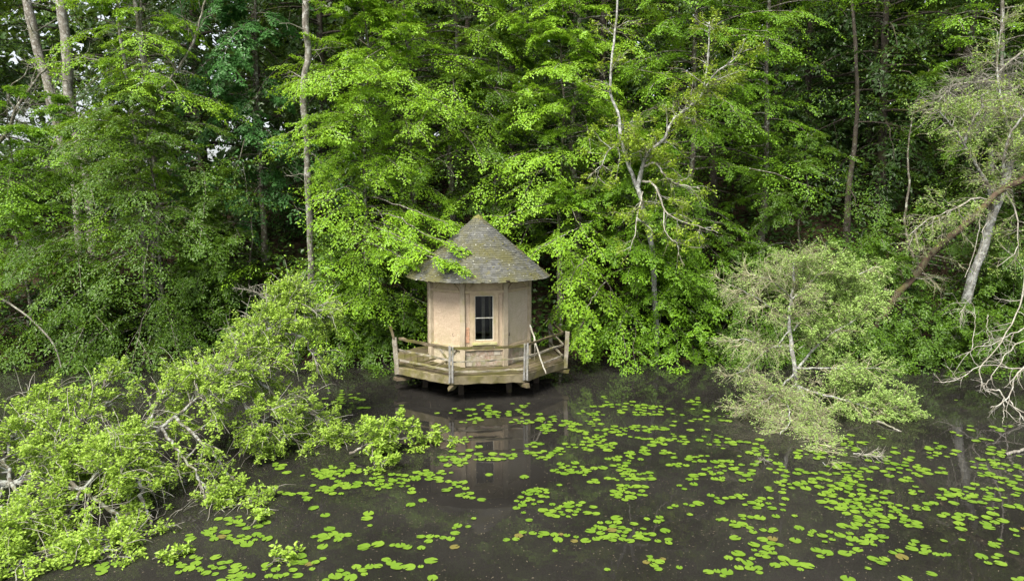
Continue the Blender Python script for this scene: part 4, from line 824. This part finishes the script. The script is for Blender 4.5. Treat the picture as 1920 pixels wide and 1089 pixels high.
stick('twig_tangle', 'tangle of brown bare twigs above the crest of the fallen tree', 'twigs', (at(530, 600, 16.4), at(500, 560, 16.4), at(470, 545, 16.4), at(440, 540, 16.4)), .012, .005, 'twig_grey', 50)

# ------------------------------------------------------------------ lily pads
s = NT('lily_pad'); v = s.noise(4.5, 2, vec=s.new('ShaderNodeObjectInfo').outputs['Location']); w_ = s.attr('var')
c = s.mix(s.math('ADD', s.math('MULTIPLY', s.ramp(v, .3, .7), .5), s.math('MULTIPLY', w_, .5)), (0.062, 0.135, 0.010), (0.155, 0.245, 0.026))
c = s.mix(s.math('MULTIPLY', s.ramp(s.noise(16, 3), .58, .72), .35), c, (0.18, 0.20, 0.04))
M['pad'] = s.finish(c, .35, .4, s.bump(s.noise(30, 3), .25, .01))
s = NT('lily_pad_old'); M['pad_old'] = s.finish(s.mix(s.ramp(s.noise(14, 4), .35, .65), (0.14, 0.14, 0.03), (0.10, 0.07, 0.025)), .5, .3)
E6 = (560, 700, 2.8); E7 = (1240, 440, 1.678); E5 = (0, 480, 1.789)
PADS6 = "300 130 9 110 25,250 150 4 40 15,540 175 3 40 12,345 180 2 20 8,780 200 4 60 20,920 240 12 70 25,960 190 10 100 25,1170 190 14 90 25,1040 225 5 50 10,1330 240 12 60 20,1430 260 5 30 12,1440 300 5 40 12,1330 295 12 70 20,1160 250 8 50 15,1540 210 10 60 20,1650 170 14 80 30,1800 180 20 90 30,1840 215 6 40 12,1540 260 8 50 14,1700 295 22 90 22,1860 290 10 60 15,1540 340 14 70 30,1600 345 8 40 14,1480 390 14 90 20,1600 390 5 40 10,1800 340 3 30 10,1880 360 4 30 12,1240 380 6 40 14,1230 425 8 50 14,1300 435 3 30 8,1360 410 6 40 14,1080 430 14 90 25,940 440 5 40 14,850 350 8 60 20,820 440 16 70 40,940 385 2 20 8,1700 470 20 60 50,1800 420 6 30 15,1760 530 18 80 25,1520 515 12 40 25,1390 520 8 40 20,1380 480 3 30 10,1450 475 3 30 10,1540 570 4 30 10,1620 548 3 30 8,1370 588 1 5 5,1690 600 8 40 15,1800 595 4 40 10,1740 640 10 60 15,850 590 8 50 20,870 640 4 30 12,950 660 3 30 10,1000 535 1 5 5,1185 545 1 5 5,1210 620 6 40 15,1270 625 5 30 12,1180 665 12 45 20,1150 710 2 15 6,1180 735 1 5 5,1420 715 26 90 30,920 760 1 5 5,1210 770 4 25 12,170 530 18 80 25,270 500 6 40 12,200 590 10 70 15,280 590 5 30 12,170 628 4 40 8,430 560 24 90 35,560 550 5 40 10,640 545 12 60 20,740 525 5 30 10,575 597 1 4 4,600 620 2 15 6,590 692 1 4 4,650 667 1 4 4,430 605 1 4 4,15 630 3 20 10,40 665 1 4 4,80 705 1 4 4,140 752 1 4 4,365 735 2 15 6,355 755 1 4 4,375 803 1 4 4,165 818 1 4 4,225 845 3 25 10,130 860 4 30 14,125 908 1 4 4,345 912 1 4 4,415 900 1 4 4,540 905 3 25 8,650 860 2 15 8,680 880 1 4 4,720 857 1 4 4,775 875 3 25 12,645 920 1 4 4,825 838 1 4 4,1080 870 5 40 12,850 800 3 30 12,1330 845 8 70 12,1440 875 8 60 15,1650 830 22 70 50,1730 860 8 40 20,1800 850 8 50 20,1760 790 1 4 4,1830 765 1 4 4,1890 770 3 20 12,1345 930 1 4 4,1620 1030 1 4 4,1870 990 9 40 20,30 990 3 30 12,130 970 1 4 4,240 1055 5 35 15,330 1035 4 30 12,415 1018 1 4 4,510 1015 6 30 20,590 1018 2 20 6,640 1018 1 4 4,695 985 1 4 4,700 1075 1 4 4,185 1080 2 20 6,820 908 1 4 4"
PADS7 = "20 545 3 20 8,100 520 12 80 20,75 585 14 50 30,200 580 8 50 20,130 560 5 30 12,60 650 20 70 18,30 690 8 30 12,160 640 16 60 25,240 655 8 50 12,320 660 8 40 14,130 705 10 40 14,60 720 8 40 12,200 720 30 80 30,220 760 12 60 14,270 775 3 20 8,50 795 5 40 10,155 820 1 4 4,110 770 5 30 12,40 860 3 20 8,90 850 4 30 8,100 885 2 15 6,210 835 8 50 14,300 850 10 40 20,240 820 5 30 10,330 830 5 30 10,370 860 4 30 10,390 830 2 15 6,390 800 10 50 15,400 755 14 60 25,330 690 10 60 20,480 770 26 80 30,560 740 18 60 30,540 660 20 80 25,440 690 14 60 20,620 660 12 60 20,640 750 20 70 25,690 700 20 70 30,780 710 6 40 14,680 645 2 20 6,590 630 2 20 6,560 790 30 60 35,620 820 24 80 25,600 860 20 60 18,660 860 14 50 16,720 850 6 40 12,800 860 8 50 12,770 750 14 60 25,790 800 6 40 14,860 745 10 60 14,850 670 14 50 25,920 690 4 30 12,960 620 6 40 14,930 520 1 4 4,1050 610 4 30 10,1100 605 4 30 10,1000 650 4 30 10,1060 700 20 70 25,1080 740 24 70 25,1110 790 14 40 20,1020 745 8 40 14,960 820 30 80 30,1040 830 10 40 16,880 840 6 40 14,900 810 5 30 10,960 885 8 60 14,900 885 4 30 8,1050 905 12 40 25,1110 860 4 30 10,1120 930 5 25 20,700 895 22 60 25,740 890 8 40 16,640 900 5 30 12,780 905 4 30 10,250 905 12 40 20,300 890 3 25 6,370 930 6 40 12,420 885 1 4 4,370 885 3 25 8,290 930 3 20 8,330 980 14 40 25,240 1000 1 4 4,270 1040 14 45 25,230 952 1 4 4,420 962 2 15 5,470 940 7 45 15,610 945 14 60 22,660 960 8 40 16,570 1005 4 25 12,500 1010 3 20 10,530 990 2 15 6,440 1025 8 40 22,360 1040 1 4 4,150 1065 6 50 15,60 1045 1 4 4,10 970 4 20 12,10 935 2 15 6,800 970 5 35 10,785 985 1 4 4,730 1000 3 25 8,760 1015 1 4 4,710 1025 4 25 10,650 1050 1 4 4,860 1000 6 40 8,900 1010 1 4 4,890 965 1 4 4,945 928 1 4 4,945 960 1 4 4,1010 1005 5 30 12,1045 975 6 30 15,1060 1035 5 25 12,1110 1000 1 4 4,1120 1080 3 25 8,860 1075 2 20 8,590 1085 3 25 6,770 1085 1 4 4"
PADS5 = "700 930 8 50 20,740 945 5 30 14,820 910 6 40 12,830 950 6 30 14,870 935 4 20 10,820 975 1 4 4,760 885 5 40 8,660 1040 8 40 20,625 1000 3 25 15,670 1055 2 15 6,780 1060 16 50 25,720 1065 3 20 6,340 1050 6 30 14,200 1050 3 25 12,940 1060 8 40 14,1010 1030 5 30 10,1050 845 1 4 4,1090 875 1 4 4,1100 730 10 50 15,1110 775 5 40 10,1180 770 3 25 8,1100 915 2 10 6,1080 945 4 25 10,1140 935 1 4 4,1220 975 1 4 4,1080 1015 1 4 4,960 795 3 30 6,1030 815 2 15 6,925 700 4 30 8,960 730 2 12 6,1010 795 1 4 4,35 955 4 25 12,10 895 2 15 6,50 898 1 4 4,10 970 2 15 6,1150 470 8 60 25"
pts = []
for e, st, mul in ((E6, PADS6, .95), (E7, PADS7, .68), (E5, PADS5, 1.05)):
    for it in st.split(','):
        a, b, n, sx, sy = map(float, it.split())
        for _ in range(int(n * mul + .5)):
            g = np.clip(rng.normal(0, .55, 2), -1.3, 1.3) if n > 1 else rng.normal(0, .5, 2)
            for _try in range(12):
                x = e[0] + (a + g[0] * sx) / e[2]; y = e[1] + (b + g[1] * sy) / e[2]
                p = on_water(x, y)[:2]; r_ = rng.choice((rng.uniform(.045, .075), rng.uniform(.07, .105)))
                if all((p[0] - q[0]) ** 2 + (p[1] - q[1]) ** 2 > (.78 * (r_ + q[2])) ** 2 for q in pts[-90:]): break
                g = g * 1.05 + rng.normal(0, .3, 2)
            else: continue
            if math.hypot(p[0] - HX, p[1] - HY) < 2.5 or y > 1110: continue
            pts.append((p[0], p[1], r_))
def pad_mesh(seed):
    r = np.random.default_rng(seed); n = 15; notch = .22; t = np.linspace(notch, 2 * math.pi - notch, n)
    el = r.uniform(.86, .96); wob = 1 + .025 * r.normal(size=n)
    rim = np.stack((np.cos(t) * wob, np.sin(t) * wob * el, .035 + .03 * r.normal(size=n) + .02 * np.sin(3 * t + r.uniform(0, 6))), -1)
    mid = rim * (.62, .62, .3) + (0, 0, .006)
    v = np.vstack(((.08, 0, .004), mid, rim)); f = [(0, 1 + i, 2 + i) for i in range(n - 1)]
    for i in range(n - 1): f += [(1 + i, 1 + n + i, 2 + n + i), (1 + i, 2 + n + i, 2 + i)]
    return v, np.array(f)
PM = [pad_mesh(i) for i in range(7)]
order = sorted(range(len(pts)), key=lambda i: pts[i][1]); near = order[:300]; far = order[300:]
def pad_data(v, f, mat):
    o = mesh_obj('lily_pad', v, f, mat, var=np.full(len(f), .5), smooth=True); return o
PO = [pad_data(v, f, M['pad']) for v, f in PM]; PY = pad_data(*PM[2], M['pad_old']); used = set()
for k, i in enumerate(near):
    x, y, r_ = pts[i]; old = rng.random() < .045; src = PY if old else PO[k % 7]
    o = src if src.name not in used else src.copy()
    if src.name in used: col.objects.link(o)
    else: used.add(src.name)
    o.location = (x, y, .004 + .009 * rng.random()); o.scale = (r_, r_, r_); o.rotation_euler = (rng.normal(0, .02), rng.normal(0, .02), rng.uniform(0, 6.28))
    if old: tag(o, 'yellowing brown lily pad floating among the green ones', 'lily pad', 'withered lily pads')
    else: tag(o, 'round notched bright green lily pad floating on the nearer dark water', 'lily pad', 'lily pads on the nearer water')
for o in PO + [PY]:
    if o.name not in used: bpy.data.objects.remove(o)
V, Fc, vr, nv = [], [], [], 0
for i in far:
    x, y, r_ = pts[i]; v, f = PM[rng.integers(0, 7)]; a = rng.uniform(0, 6.28); ca, sa = math.cos(a), math.sin(a)
    q = v * r_; q = np.stack((q[:, 0] * ca - q[:, 1] * sa + x, q[:, 0] * sa + q[:, 1] * ca + y, q[:, 2] + .004 + .009 * rng.random()), -1)
    V.append(q); Fc.append(f + nv); vr += [rng.random()] * len(f); nv += len(q)
tag(mesh_obj('lily_pads', np.vstack(V), np.vstack(Fc), M['pad'], var=vr, smooth=True), 'far field of green lily pads spread before the deck and willow', kind='stuff')
# drifting scraps of leaf and twig
n = 5200; q = np.array([on_water(x, y)[:2] for x, y in zip(rng.uniform(-150, 2070, n), 1120 - 420 * rng.uniform(0, 1, n) ** .8)]); k = np.hypot(q[:, 0] - HX, q[:, 1] - HY) > 2.3; q = q[k]; n = len(q)
a = rng.uniform(0, 6.28, n); D = np.stack((np.cos(a), np.sin(a), 0 * a), -1); N = np.tile((0, 0, 1.0), (n, 1)) + rng.normal(0, .03, (n, 3))
s = NT('drifting_scrap'); v = s.attr('var'); M['scrap'] = s.finish(s.mix(v, (0.05, 0.04, 0.025), (0.17, 0.15, 0.10)), .8, .2)
tag(leaves('floating_debris', np.column_stack((q, np.full(n, .003))), D, N, rng.uniform(.012, .05, n), rng.uniform(.006, .018, n), M['scrap'], None), 'tiny brown scraps drifting on the pond surface', kind='stuff')
print('pads', len(pts))
import sys
if '--count' in sys.argv: print('tris', sum(len(m.loops) - 2 * len(m.polygons) for m in bpy.data.meshes))
